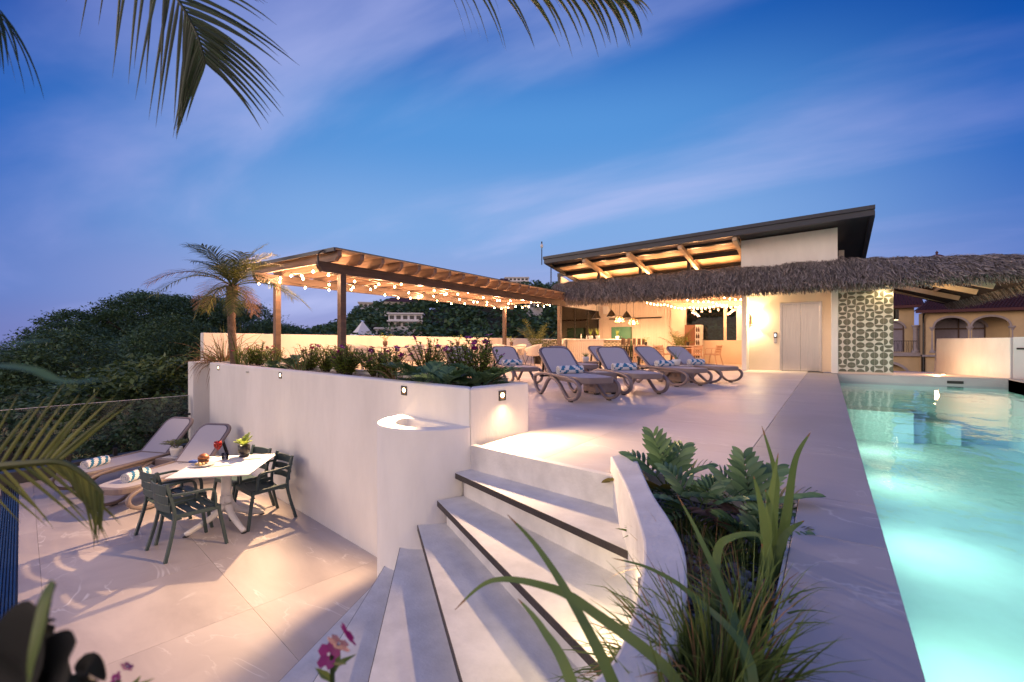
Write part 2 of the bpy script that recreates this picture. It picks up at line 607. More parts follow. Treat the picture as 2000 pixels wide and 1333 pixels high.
M = dict(
    plaster=mat("white_plaster", (0.80, 0.78, 0.745), 0.75, 0.085, 2.6, 0.22, 38, stretch=(1, 1, 0.35)),
    plaster_step=mat("step_concrete", (0.74, 0.73, 0.72), 0.7, 0.16, 5, 0.25, 60),
    nosing=mat("dark_nosing", (0.035, 0.027, 0.028), 0.55, 0.3, 12, 0.3, 80),
    tile=tile_mat("porcelain_tile_lit", (0.70, 0.63, 0.585), (0.54, 0.475, 0.44), (0.82, 0.78, 0.74), 0.40),  # lightened copy: its colour stands in for lamp light spilling over the deck
    tile_dim=tile_mat("porcelain_tile_dim", (0.56, 0.49, 0.455), (0.37, 0.315, 0.30), (0.76, 0.72, 0.69), 0.42),  # same tile without the painted-in light, for the lower terrace
    coping=tile_mat("coping_stone", (0.44, 0.41, 0.42), (0.33, 0.31, 0.33), (0.6, 0.58, 0.58), 0.4, 1.3),
    joint=mat("tile_joint", (0.30, 0.27, 0.25), 0.9, 0.2),
    pool=mat("pool_plaster", (0.58, 0.88, 0.80), 0.6, 0.10, 1.2),
    water=water_mat(),
    dark_metal=mat("dark_metal", (0.03, 0.031, 0.036), 0.4, 0.2, 8),
    fascia=mat("charcoal_fascia", (0.030, 0.038, 0.056), 0.45, 0.15, 3),
    steel=mat("brushed_steel", (0.62, 0.60, 0.59), 0.27, 0.1, 3, 0.05, 30, metal=1.0, stretch=(30, 30, 0.6)),
    wood=mat("dark_stained_wood", (0.105, 0.068, 0.055), 0.6, 0.3, 3, 0.3, 18, stretch=(6, 0.6, 6)),
    rafter=mat("rafter_wood", (0.30, 0.20, 0.15), 0.6, 0.3, 3, 0.3, 18, stretch=(0.6, 6, 6)),
    ceil=mat("ceiling_panel", (0.60, 0.43, 0.28), 0.6, 0.15, 2, 0.1, 12, stretch=(1, 8, 1)),
    beam=mat("pale_beam", (0.62, 0.47, 0.33), 0.6, 0.15, 3),
    thatch=mat("palm_thatch", (0.42, 0.37, 0.34), 0.85, 0.5, 30, island=0.85, col2=(0.06, 0.052, 0.052)),
    thatch_core=mat("thatch_underlay", (0.06, 0.045, 0.04), 0.9, 0.3, 9),
    board=mat("painted_board", (0.70, 0.60, 0.50), 0.55, 0.08, 3, island=0.3),
    cream=mat("cream_plaster", (0.72, 0.61, 0.49), 0.75, 0.06, 2),
    tile_white=mat("glazed_white", (0.64, 0.60, 0.52), 0.3, 0.06, 4),
    tile_green=mat("glazed_olive", (0.085, 0.088, 0.062), 0.35, 0.35, 3, island=0.6, col2=(0.17, 0.155, 0.11)),
    green=mat("green_paint", (0.05, 0.20, 0.12), 0.45, 0.1),
    taupe=mat("taupe_resin", (0.225, 0.175, 0.165), 0.42, 0.08, 6, 0.05, 120),
    sling=mat("grey_sling", (0.46, 0.435, 0.47), 0.75, 0.08, 200, 0.15, 300),
    piping=mat("dark_piping", (0.05, 0.042, 0.07), 0.5, 0.1),
    table_white=mat("white_laminate", (0.80, 0.78, 0.77), 0.4, 0.03),
    petrol=mat("petrol_green_resin", (0.035, 0.062, 0.066), 0.5, 0.12, 6),
    pale_resin=mat("pale_resin", (0.55, 0.36, 0.26), 0.5, 0.1, 6),
    tub=mat("tub_shell", (0.62, 0.56, 0.50), 0.5, 0.06),
    black=mat("black_satin", (0.016, 0.015, 0.015), 0.4, 0.2),
    wicker=mat("wicker", (0.42, 0.25, 0.11), 0.7, 0.4, 40),
    pot_white=mat("white_ceramic", (0.75, 0.74, 0.73), 0.35, 0.04),
    pot_brown=mat("brown_clay", (0.10, 0.055, 0.04), 0.5, 0.2),
    soil=mat("dark_soil", (0.05, 0.042, 0.036), 0.95, 0.4, 25, 0.6, 60),
    sand=mat("pale_gravel", (0.47, 0.42, 0.38), 0.95, 0.3, 40, 0.7, 120),
    stone=mat("grey_gravel", (0.27, 0.27, 0.28), 0.8, 0.4, 20, island=0.8, col2=(0.09, 0.09, 0.095)),
    pebble=mat("pale_pebble", (0.52, 0.46, 0.41), 0.85, 0.4, 20, island=0.8, col2=(0.26, 0.22, 0.20)),
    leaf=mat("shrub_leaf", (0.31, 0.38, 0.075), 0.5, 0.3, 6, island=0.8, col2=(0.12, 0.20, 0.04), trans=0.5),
    zamia=mat("zamia_leaf", (0.18, 0.30, 0.13), 0.42, 0.3, 4, island=0.8, col2=(0.045, 0.11, 0.055), trans=0.2),
    zamia_y=mat("zamia_leaf_yellow", (0.26, 0.19, 0.03), 0.42, 0.3, 4, island=0.8, col2=(0.16, 0.17, 0.04), trans=0.3),
    reed=mat("reed_blade", (0.20, 0.29, 0.085), 0.45, 0.3, 3, island=0.7, col2=(0.06, 0.12, 0.03), trans=0.35),
    reed_dark=mat("grass_blade", (0.17, 0.24, 0.06), 0.5, 0.3, 3, island=0.9, col2=(0.035, 0.065, 0.018), trans=0.35),
    black_leaf=mat("dark_purple_leaf", (0.016, 0.018, 0.016), 0.6, 0.3, 9),
    straw=mat("dry_blade", (0.36, 0.22, 0.11), 0.7, 0.3, 6, island=0.8, col2=(0.16, 0.09, 0.04), trans=0.3),
    palm=mat("palm_leaflet", (0.20, 0.22, 0.055), 0.45, 0.3, 3, island=0.8, col2=(0.035, 0.06, 0.02), trans=0.35),
    palm_dark=mat("dark_palm_leaflet", (0.055, 0.085, 0.035), 0.45, 0.3, 3, island=0.8, col2=(0.02, 0.04, 0.02), trans=0.3),
    palm_dry=mat("dry_palm_leaflet", (0.30, 0.215, 0.19), 0.7, 0.3, 6, island=0.8, col2=(0.15, 0.09, 0.06), trans=0.3),
    trunk=mat("palm_trunk", (0.30, 0.22, 0.17), 0.9, 0.5, 10, 0.8, 30, col2=(0.13, 0.085, 0.06)),
    bark=mat("bark", (0.09, 0.07, 0.055), 0.9, 0.4, 6, 0.6, 20),
    tree=mat("tree_leaf", (0.11, 0.20, 0.08), 0.6, 0.3, 0.35, island=0.6, col2=(0.022, 0.055, 0.025), trans=0.2),
    tree2=mat("tree_leaf_pale", (0.13, 0.20, 0.055), 0.6, 0.3, 0.5, island=0.6, col2=(0.03, 0.065, 0.02), trans=0.2),
    ground=mat("undergrowth", (0.035, 0.045, 0.02), 0.95, 0.4, 0.3, 0.5, 3, col2=(0.05, 0.04, 0.025)),
    magenta=mat("magenta_petal", (0.36, 0.02, 0.22), 0.55, 0.25, 9, island=0.5, col2=(0.16, 0.006, 0.12), trans=0.3),
    pink=mat("pink_petal", (0.50, 0.07, 0.13), 0.55, 0.25, 9, island=0.5, col2=(0.36, 0.05, 0.16), trans=0.3),
    towel=mat("white_towel", (0.80, 0.79, 0.78), 0.95, 0.05, 20, 0.5, 250),
    towel_blue=mat("blue_towel_stripe", (0.045, 0.22, 0.40), 0.95, 0.15, 20, 0.5, 250),
    villa=mat("ochre_plaster", (0.56, 0.41, 0.23), 0.8, 0.1, 1.5),
    villa_stone=mat("grey_stone", (0.36, 0.31, 0.31), 0.8, 0.15, 4),
    rooftile=mat("clay_rooftile", (0.085, 0.03, 0.028), 0.6, 0.4, 6, island=0.7, col2=(0.035, 0.014, 0.016)),
    maroon=mat("maroon_plaster", (0.085, 0.022, 0.022), 0.7, 0.15),
    shutter=mat("blind", (0.26, 0.23, 0.27), 0.5, 0.1),
    dark_glass=mat("dark_glass", (0.02, 0.022, 0.025), 0.06, 0.1),
    house=mat("house_white", (0.82, 0.81, 0.80), 0.8, 0.06),
    house_glass=mat("house_window", (0.05, 0.055, 0.07), 0.2, 0.2),
    glass=glass_mat("rail_glass", (0.86, 0.90, 0.89)),
    pane=glass_mat("window_pane", (0.62, 0.60, 0.56), 1.5),
    clear=glass_mat("drinking_glass", (0.93, 0.93, 0.93)),
    drink=mat("red_cocktail", (0.75, 0.06, 0.03), 0.2, 0.1, trans=0.5),
    juice=mat("pale_drink", (0.75, 0.62, 0.45), 0.3, 0.1, trans=0.5),
    plate=mat("plate", (0.62, 0.60, 0.60), 0.25, 0.04),
    bun=mat("toasted_bun", (0.33, 0.11, 0.035), 0.45, 0.3, 14),
    potato=mat("roast_potato", (0.62, 0.47, 0.22), 0.6, 0.25, 20),
    napkin=mat("blue_napkin", (0.05, 0.10, 0.36), 0.9, 0.1),
    bulb=glow("lit_bulb", (1.0, 0.60, 0.24), 40.0),
    lens=glow("lit_lens", (1.0, 0.72, 0.38), 9.0),
    screen=glow("panel_screen", (0.55, 0.75, 1.0), 1.4),
    cardboard=mat("fridge_front", (0.20, 0.075, 0.03), 0.4, 0.15),
    drain=mat("drain_grille", (0.055, 0.085, 0.13), 0.25, 0.2, 5, metal=0.8),
)
WARM = (1.0, 0.52, 0.26)
LAMP_GAIN = 4.0


def lamp(kind, loc, watts, parent=None, aim=None, col=WARM, size=0.03, angle=120, blend=0.5, name=None):
    d = bpy.data.lights.new(name or "lamp", kind)
    o = bpy.data.objects.new(name or "lamp", d)
    COL.objects.link(o)
    o.location = loc
    o.parent = parent
    d.energy = watts * LAMP_GAIN
    d.color = col
    if kind != 'AREA':
        d.shadow_soft_size = size
    else:
        d.shape = 'DISK'
        d.size = size
    if kind == 'SPOT':
        d.spot_size = math.radians(angle)
        d.spot_blend = blend
    if aim is not None:
        o.rotation_euler = V(aim).to_track_quat('-Z', 'Y').to_euler()
    return o


# ================================================================== terrain
def sstep(a, b, x):
    t = min(1, max(0, (x - a) / (b - a)))
    return t * t * (3 - 2 * t)


def interp(tab, x):
    if x <= tab[0][0]:
        return tab[0][1]
    for (a, p), (b, q) in zip(tab, tab[1:]):
        if x <= b:
            return p + (q - p) * sstep(a, b, x)
    return tab[-1][1]


# bearing (degrees, right of the view axis) -> height of the near rise at about 45 m and of the far hill at about 170 m
NEAR = [(-62, -7.5), (-50, -6.0), (-43, -3.2), (-37, -1.6), (-31, -2.0), (-27, -4.0), (-24, -6.2), (-14, -8), (40, -8)]
FAR = [(-60, -12), (-30, -6), (-24, 0), (-20.5, 4), (-18.5, 9), (-15, 13.5), (-10, 15.5), (-4, 17), (2, 20), (7, 20), (13, 15), (20, 16), (32, 12), (50, 2)]


def ground_z(b, r):
    z0 = -5.2 + 2.8 * (1 - sstep(-32, -14, b)) * sstep(6, 12, r)
    z = z0
    z += (interp(NEAR, b) - z0) * sstep(12, 42, r) * (1 - 0.5 * sstep(60, 110, r))
    z += (interp(FAR, b) + 6) * sstep(70, 180, r)
    z += (0.5 * math.sin(b * 0.9 + r * 0.11) + 0.4 * math.sin(b * 0.37 - r * 0.23)) * sstep(13, 20, r)
    if r > 200:
        z -= (r - 200) * 0.05
    return z


def polar(b, r):                                  # bearing and distance from the terrace -> x, y
    a = YAW - math.radians(b)
    return (-math.sin(a) * r, math.cos(a) * r)


def terrain():
    mb = MB()
    rings = [0.5, 11, 14, 17, 20, 24, 28, 33, 38, 44, 52, 62, 75, 90, 108, 130, 155, 180, 205, 240, 320, 500, 900, 1600]
    nb = 180
    vs_ = []
    for r in rings:
        for k in range(nb):
            b = k * 2 - 180
            x, y = polar(b, r)
            vs_.append((x, y, ground_z(b, r)))
    fs = []
    for i in range(len(rings) - 1):
        for k in range(nb):
            j = (k + 1) % nb
            fs.append((i * nb + k, i * nb + j, (i + 1) * nb + j, (i + 1) * nb + k))
    fs.append(tuple(range(nb))[::-1])
    mb.add(vs_, fs)
    mb.build("ground", M['ground'], smooth=True, kind='structure')


terrain()

# ================================================================== upper deck
WALL_A, WALL_B = (-2.44, 2.90), (-10.04, 3.97)       # front face of the planter wall
WD = V((WALL_B[0] - WALL_A[0], WALL_B[1] - WALL_A[1], 0)).normalized()
WN = V((-WD.y, WD.x, 0)) if -WD.y * 0 + WD.x * 1 > 0 else V((WD.y, -WD.x, 0))   # towards the deck
STEP_L, STEP_R = (-2.44, 2.90), (-1.165, 2.73)      # face of the top riser
EDGE_L, EDGE_R = (-2.43, 2.96), (-1.155, 2.79)
LOW = -1.394
RISE = 0.199


def deck_parts(poly):
    out = []
    a = clip(clip(poly, (-1, 0, 2.36)), line_hp((-2.36, 3.64), (-10, 4.72))[0:3] if False else (0.1408, 1, 3.67 - 0.1408 * 2.35))
    b = clip(clip(clip(poly, (1, 0, -2.36)), (-1, 0, 1.17)), line_hp(EDGE_L, EDGE_R))
    c = clip(clip(poly, (1, 0, -1.17)), line_hp((-1.17, 3.07), (-0.135, 2.99)))
    return [p for p in (a, b, c) if len(p) > 2]


deck = MB()
for p in deck_parts([(-11.7, 2.5), (-0.12, 2.5), (-0.12, 20.6), (-11.7, 20.6)]):
    deck.prism(p, -0.3, -0.016)
deck = deck.build("upper_deck", M['joint'], kind='structure')
tx, ty, g = 1.2, 1.2, 0.0012
for i in range(10):
    for j in range(15):
        x1 = -0.502 - i * tx
        y0 = 2.62 + j * ty
        mb = MB()
        for p in deck_parts([(max(-11.68, x1 - tx + g), y0 + g), (x1 - g, y0 + g), (x1 - g, min(20.5, y0 + ty - g)), (max(-11.68, x1 - tx + g), min(20.5, y0 + ty - g))]):
            mb.prism(p, -0.0155, 0.0)
        if mb.f:
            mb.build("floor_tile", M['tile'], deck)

cop = MB()
cop.prism([(-0.5, 3.0), (0.19, 3.0), (0.19, 15.66), (-0.5, 15.66)], -0.3, -0.02)
cop.prism([(-0.13, -2.5), (0.19, -2.5), (0.19, 2.999), (-0.13, 2.999)], -0.3, -0.02)
cop.prism([(-0.5, 15.661), (3.9, 15.661), (3.9, 18.2), (-0.5, 18.2)], -0.3, -0.02)
cop = cop.build("pool_surround", M['coping'], kind='structure')
y = -2.4
while y < 15.6:
    y1 = min(y + 1.2, 15.66)
    if y < 2.9 < y1:
        y1 = 3.0
    x0 = -0.5 if y >= 2.99 else -0.133
    mb = MB()
    mb.box((x0 + 0.002, y + 0.002, -0.0195), (0.2, y1 - 0.002, 0.0))
    mb.build("coping_stone", M['coping'], cop, bevel=0.004)
    y = y1
x = 0.2
for w in (0.9, 1.1, 1.1, 0.6):
    mb = MB()
    mb.box((x + 0.002, 15.65, -0.0195), (x + w - 0.002, 16.0, 0.0))
    mb.build("coping_stone", M['coping'], cop, bevel=0.004)
    mb = MB()
    mb.box((x + 0.002, 16.003, -0.0195), (x + w - 0.002, 18.2, 0.0))
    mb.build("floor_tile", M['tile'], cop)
    x += w

# ================================================================== pool
PX0, PX1, PY0, PY1, PZ = 0.2, 3.52, -2.6, 15.652, -1.6
mb = MB()
mb.add([(PX0, PY0, PZ), (PX1, PY0, PZ), (PX1, PY1, PZ), (PX0, PY1, PZ)], [(0, 1, 2, 3)])
mb.add([(PX0 - .002, PY0, PZ), (PX0 - .002, PY1, PZ), (PX0 - .002, PY1, -0.3), (PX0 - .002, PY0, -0.3)], [(0, 1, 2, 3)])
mb.add([(PX1, PY0, PZ), (PX1, PY1, PZ), (PX1, PY1, -0.02), (PX1, PY0, -0.02)], [(0, 1, 2, 3)])
mb.add([(PX0, PY0, PZ), (PX1, PY0, PZ), (PX1, PY0, -0.02), (PX0, PY0, -0.02)], [(0, 1, 2, 3)])
mb.add([(PX0, PY1, PZ), (PX1, PY1, PZ), (PX1, PY1, -0.26), (PX0, PY1, -0.26)], [(0, 1, 2, 3)])
mb.box((PX0, 14.6, PZ), (1.7, PY1, -0.85))           # bench and steps at the far end
mb.box((1.7, 15.0, PZ), (2.6, PY1, -1.1))
basin = mb.build("pool_basin", M['pool'], kind='structure')
mb = MB()
mb.box((PX0, 15.64, -0.26), (PX1, 15.66, -0.02))
mb.build("coping_face", M['coping'], cop)
mb = MB()
mb.add([(PX0, PY0, -0.2), (PX1, PY0, -0.2), (PX1, PY1, -0.2), (PX0, PY1, -0.2)], [(0, 1, 2, 3)])
mb.build("pool_water", M['water'], kind='structure')
mb = MB()
mb.box((2.45, 15.625, -0.16), (2.75, 15.645, -0.09))
tag(mb.build("skimmer_slot", M['black']), "dark rectangular skimmer opening in the far wall of the pool", "skimmer")
for yy, lab in ((13.2, "round underwater light nearest the far end of the pool's left wall"), (10.2, "round underwater light second from the far end of the pool's left wall"),
                (7.2, "round underwater light in the middle of the pool's left wall"), (4.4, "round underwater light second closest to the camera in the pool wall"),
                (1.8, "round underwater light closest to the camera in the pool's left wall")):
    t = thing("pool_light", lab, "pool light", (PX0, yy, -0.62), group="lights under the pool water")
    mb = MB()
    mb.sweep([(0.0, 0, 0), (0.03, 0, 0)], [(0.12 * math.cos(a * PI / 8), 0.12 * math.sin(a * PI / 8)) for a in range(16)])
    mb.build("rim", M['steel'], t)
    mb = MB()
    mb.sweep([(0.03, 0, 0), (0.035, 0, 0)], [(0.09 * math.cos(a * PI / 8), 0.09 * math.sin(a * PI / 8)) for a in range(16)])
    mb.build("lens", glow("pool_lens", (0.85, 1.0, 0.9), 12), t)
    lamp('AREA', (0.05, 0, 0.06), 11.5, t, aim=(1, -0.05, 0.05), col=(0.86, 1.0, 0.88), size=0.45)
# right-hand rim of the pool, boards and glass
mb = MB()
mb.box((PX1, -2.6, -0.3), (3.86, 15.648, -0.001))
mb.build("pool_rim", M['coping'], kind='structure')
dk = thing("wooden_step", "dark wooden boards outside the far right corner of the pool", "decking", (3.87, 13.0, 0))
for k in range(6):
    mb = MB()
    mb.box((k * 0.13, -3, -0.05), (k * 0.13 + 0.122, 3.6, 0.06))
    mb.build("board", M['wood'], dk)

# ================================================================== lower terrace
lt = MB()
TA = math.atan2(-WD.y, -WD.x)                        # tiles run along the wall


def tw(p, q):
    return (WALL_A[0] + p * WD.x - q * WN.x, WALL_A[1] + p * WD.y - q * WN.y)


lt.prism([tw(-1.5, -0.1), tw(8.6, -0.1), tw(8.6, 4.2), tw(-1.5, 4.2)], LOW - 0.3, LOW - 0.016)
lt = lt.build("lower_terrace", M['joint'], kind='structure')
for i in range(8):
    for j in range(4):
        p0, q0 = -1.0 + i * 1.2, 0.0 + j * 1.2
        if j == 3:
            q0 = 2.735
        p1, q1 = min(8.55, p0 + 1.2), q0 + 1.2
        if j == 2:
            q1 = 2.55
        mb = MB()
        mb.prism([tw(p0 + g, q0 + g), tw(p1 - g, q0 + g), tw(p1 - g, q1 - g), tw(p0 + g, q1 - g)], LOW - 0.0155, LOW)
        mb.build("floor_tile", M['tile_dim'], lt)
dr = thing("drain_channel", "blue grey slotted drain set into the lower terrace by the left edge", "drain", (0, 0, 0))
for k in range(7):
    q = 2.565 + k * 0.022
    mb = MB()
    mb.prism([tw(-0.5, q), tw(8.5, q), tw(8.5, q + 0.013), tw(-0.5, q + 0.013)], LOW - 0.012, LOW + 0.004)
    mb.build("drain_bar", M['drain'], dr)

# ================================================================== raised planter with its wall
PT = 0.468
pl = thing("raised_planter", "long white plastered planter wall between the lower terrace and the upper deck", "planter wall", (0, 0, 0))


def wl(p, q):                                        # along the wall, into the deck
    return (WALL_A[0] + p * WD.x + q * WN.x, WALL_A[1] + p * WD.y + q * WN.y)


L_ = 7.675
mb = MB()
mb.prism([wl(0, 0), wl(L_, 0), wl(L_, 0.13), wl(0.13, 0.13)], LOW - 0.02, PT)
mb.build("front_wall", M['plaster'], pl, bevel=0.018)
mb = MB()
mb.prism([(-2.44, 2.90), (-2.352, 3.67), (-2.48, 3.66), wl(0.13, 0.13)], LOW - 0.02, PT)
mb.build("end_wall", M['plaster'], pl, bevel=0.018)
mb = MB()
mb.prism([(-2.352, 3.671), (-2.48, 3.66), (-9.9, 4.72), (-9.9, 4.85)], -0.3, PT)
mb.build("back_wall", M['plaster'], pl, bevel=0.015)
mb = MB()
arc = [(-10.04 - 0.23 + 0.23 * math.cos(a), 4.02 + 0.34 * math.sin(a)) for a in [k * PI / 8 for k in range(9)]]
mb.prism([(-10.5, 3.86), (-10.5, 4.02)] + arc[::-1] + [(-10.04, 4.9), (-11.55, 4.9), (-10.86, 3.9)], LOW - 0.02, PT - 0.001)
mb.build("curved_end", M['plaster'], pl, bevel=0.012)
mb = MB()
mb.prism([wl(0.14, 0.14), wl(L_ - 0.02, 0.14), (-10.02, 4.84), (-2.49, 3.65)], 0.1, PT - 0.055)
soil = mb.build("planter_bed", M['sand'], kind='structure')
mb = MB()
for k in range(2600):
    p = rnd.uniform(0.2, L_ - 0.1)
    x, y = wl(p, rnd.uniform(0.15, 0.62))
    r = rnd.uniform(0.006, 0.017)
    mb.lathe([(0, -r * 0.6), (r, -r * 0.1), (r * 0.7, r * 0.6), (0, r * 0.8)], 5, (x, y, PT - 0.052))
mb.build("planter_gravel", M['pebble'], kind='stuff')


def wall_light(loc, aim, lab, watts, nx, wide=132):
    t = thing("wall_light", lab, "recessed light", loc, math.atan2(nx[1], nx[0]), "recessed lights in the planter wall")
    s = 0.044
    mb = MB()
    for a, b in (((-0.004, -s, -s), (0.007, s, -s + 0.012)), ((-0.004, -s, s - 0.012), (0.007, s, s)), ((-0.004, -s, -s + 0.012), (0.007, -s + 0.012, s - 0.012)), ((-0.004, s - 0.012, -s + 0.012), (0.007, s, s - 0.012))):
        mb.box(a, b)
    mb.build("frame", M['dark_metal'], t)
    mb = MB()
    mb.box((-0.004, -s + 0.0125, -s + 0.0125), (0.002, s - 0.0125, s - 0.0125))
    mb.build("backplate", M['wicker'], t)
    mb = MB()
    mb.sweep([(0.0022, 0, 0.004), (0.006, 0, 0.004)], [(0.022 * math.cos(a * PI / 6), 0.022 * math.sin(a * PI / 6)) for a in range(12)])
    mb.build("lens", M['lens'], t)
    lamp('SPOT', (0.03, 0, 0), watts, t, aim=aim, col=(1.0, 0.64, 0.34), size=0.022, angle=wide, blend=0.45 if wide < 140 else 0.9)
    return t


nl = (-WN.x, -WN.y)
for p, w, lab in ((7.05, 5, "small square wall light at the left end of the planter wall, below the palm"), (4.05, 75, "square wall light in the planter wall above the patio table"),
                  (0.95, 50, "square wall light in the planter wall over the round pedestal")):
    x, y = wl(p, 0)
    wall_light((x + nl[0] * 0.002, y + nl[1] * 0.002, 0.385), (1, 0, -0.55), lab, w, nl)
wall_light((-2.3935, 3.29, 0.376), (1, 0, -0.5), "square wall light in the planter's end wall, above the deck by the stairs", 30, (0.994, -0.11), 168)

# parapet behind the pergola
mb = MB()
mb.prism([(-11.70, 4.5), (-11.70, 20.6), (-11.86, 20.6), (-11.86, 4.5)], -5, 1.09)
tag(mb.build("parapet_wall", M['plaster'], bevel=0.02), "white parapet wall along the back of the deck behind the pergola", "wall")

# glass balustrade of the lower terrace
rail = thing("glass_railing", "frameless glass railing at the far left edge of the lower terrace", "railing", (-10.7, 0, LOW))
mb = MB()
mb.box((-0.12, -2.2, -0.3), (0.1, 3.9, 0.2))
mb.build("kerb", M['dark_metal'], rail, bevel=0.01)
for y0, y1 in ((-2.1, -0.35), (-0.33, 1.42), (1.44, 2.28), (2.30, 3.86)):
    mb = MB()
    mb.box((-0.007, y0, 0.26), (0.007, y1, 1.18))
    mb.build("glass_panel", M['glass'], rail)
    mb = MB()
    mb.box((-0.0065, y0, 1.1805), (0.0065, y1, 1.187))
    mb.build("glass_edge", M['plate'], rail)
    for f in (0.25, 0.75):
        mb = MB()
        mb.box((-0.03, y0 + (y1 - y0) * f - 0.03, 0.2), (0.03, y0 + (y1 - y0) * f + 0.03, 0.33))
        mb.build("clamp", M['black'], rail, bevel=0.005)
mb = MB()
mb.box((-0.02, 3.78, 0.78), (0.02, 3.9, 0.82))
mb.build("clamp", M['black'], rail)

# ================================================================== round pedestal with its bowl
pd = thing("pedestal", "half round white plastered pedestal with a hollow bowl in its top, against the planter wall", "pedestal", (0, 0, 0))
ctr = V((wl(0.488, 0)[0], wl(0.488, 0)[1], 0))
mb = MB()
N_ = 32
out_, inn = [], []
for k in range(N_ + 1):
    a = PI * k / N_
    d = -WD * math.cos(a) - WN * math.sin(a)
    out_.append(ctr + d * 0.49)
    inn.append(ctr - WN * 0.075 + V((-WD.x * math.cos(a) * 0.3, -WD.y * math.cos(a) * 0.3, 0)) - WN * math.sin(a) * 0.27)
ZT = 0.152
vs_ = [p + V((0, 0, LOW)) for p in out_] + [p + V((0, 0, ZT)) for p in out_] + [p + V((0, 0, ZT)) for p in inn] + [p * 1 + V((0, 0, ZT - 0.09)) for p in inn]
n = N_ + 1
fs = [(i, i + 1, n + i + 1, n + i) for i in range(N_)] + [(n + i, n + i + 1, 2 * n + i + 1, 2 * n + i) for i in range(N_)]
fs += [(2 * n + i, 2 * n + i + 1, 3 * n + i + 1, 3 * n + i) for i in range(N_)]
fs += [tuple(range(3 * n, 4 * n)), (2 * n, 3 * n, 4 * n - 1, 3 * n - 1), (n, 2 * n, 3 * n - 1, 2 * n - 1)]
mb.add(vs_, fs)
o = mb.build("body", M['plaster'], pd, bevel=0.012)
for p in o.data.polygons:
    if len(p.vertices) == 4 and abs(p.normal.z) < 0.3:
        p.use_smooth = True

# ================================================================== fan stairs
st = thing("staircase", "fan of white concrete steps with dark nosings down to the lower terrace", "stairs", (0, 0, 0))
FR = [((-2.458, 2.743), (-0.70, 2.168)), ((-2.531, 2.613), (-0.50, 1.514)), ((-2.674, 2.538), (-0.40, 0.80)), ((-2.831, 2.497), (-0.95, 0.467)),
      ((-3.025, 2.514), (-1.72, 0.55)), ((-3.155, 2.49), (-2.32, 0.52))]
mb = MB()
mb.prism([STEP_L, (-1.03, 2.711), (-1.02, 2.771), EDGE_L], LOW, -0.0005)
mb.build("riser", M['plaster_step'], st)


def off(seg, d):                                     # shift a nosing line towards the upper side
    (x0, y0), (x1, y1) = seg
    t = V((x1 - x0, y1 - y0)).normalized()
    nn = V((-t.y, t.x))
    return ((x0 + nn.x * d, y0 + nn.y * d), (x1 + nn.x * d, y1 + nn.y * d))


back = (STEP_L, STEP_R)
for k, fr in enumerate(FR):
    z = -RISE * (k + 1)
    bl = off(back, 0.12) if k else back
    left = [bl[0]] if k == 0 else [bl[0]]
    poly = [fr[0], fr[1], bl[1] if k else (-0.95, 2.70), bl[0]]
    if k in (2, 3, 4, 5):
        poly = [fr[0], fr[1], bl[1], bl[0]]
    mb = MB()
    mb.prism(poly, z - 0.042, z)
    mb.build("tread", M['plaster_step'], st)
    mb = MB()
    a, b = off(fr, -0.004)
    mb.prism([fr[0], fr[1], b, a], z - 0.044, z - 0.0015)
    t = V((fr[1][0] - fr[0][0], fr[1][1] - fr[0][1], 0)).normalized()
    mb.build("nosing", M['nosing'], st)
    # riser under the tread, set back from the nosing
    r0, r1 = off(fr, 0.075)
    q0, q1 = off(fr, 0.14)
    mb = MB()
    mb.prism([r0, r1, q1, q0], LOW, z - 0.042)
    mb.build("riser", M['plaster_step'], st)
    back = off(fr, 0.02)

# ================================================================== curved planter by the pool
CO = [(-1.178, 2.830), (-0.848, 2.249), (-0.627, 1.806), (-0.55, 1.627), (-0.484, 1.402), (-0.43, 1.141), (-0.424, 0.942), (-0.52, 0.66), (-0.75, 0.40)]
CI = [(-1.10, 3.05), (-0.74, 2.30), (-0.555, 1.968), (-0.44, 1.737), (-0.373, 1.524), (-0.332, 1.33), (-0.31, 1.10), (-0.34, 0.86), (-0.46, 0.55), (-0.68, 0.30)]
so = spline([(x, y, 0) for x, y in CO], 8)
si = spline([(x, y, 0) for x, y in CI], 8)
m_ = len(so)
si = [si[min(len(si) - 1, round(i * (len(si) - 1) / (m_ - 1)))] for i in range(m_)]
cp = thing("curved_planter", "curved white planter wall sweeping along the stairs beside the pool coping", "planter", (0, 0, 0))
mb = MB()
zt = 0.10
vs_ = []
for i in range(m_):
    vs_ += [(so[i].x, so[i].y, LOW), (so[i].x, so[i].y, zt), (si[i].x, si[i].y, zt), (si[i].x, si[i].y, -0.5)]
fs = []
for i in range(m_ - 1):
    for c in range(3):
        fs.append((i * 4 + c, i * 4 + 4 + c, i * 4 + 5 + c, i * 4 + 1 + c))
fs += [(0, 1, 2, 3), tuple(4 * (m_ - 1) + c for c in (3, 2, 1, 0))]
mb.add(vs_, fs)
o = mb.build("curved_wall", M['plaster_step'], cp, bevel=0.01)
mb = MB()
mb.prism([(-1.12, 3.07), (-0.136, 2.995), (-0.136, 2.93), (-1.06, 2.99)], -0.5, -0.004)
mb.build("back_kerb", M['plaster_step'], cp)
mb = MB()
mb.box((-0.148, -0.6, -0.5), (-0.1365, 2.93, -0.02))
mb.build("side_kerb", M['plaster_step'], cp)
bed = [(p.x, p.y) for p in si] + [(-0.68, -0.4), (-0.15, -0.4), (-0.15, 2.95), (-1.0, 2.98)]
mb = MB()
mb.prism(bed, -0.45, -0.14)
mb.build("planting_soil", M['soil'], kind='structure')
mb = MB()
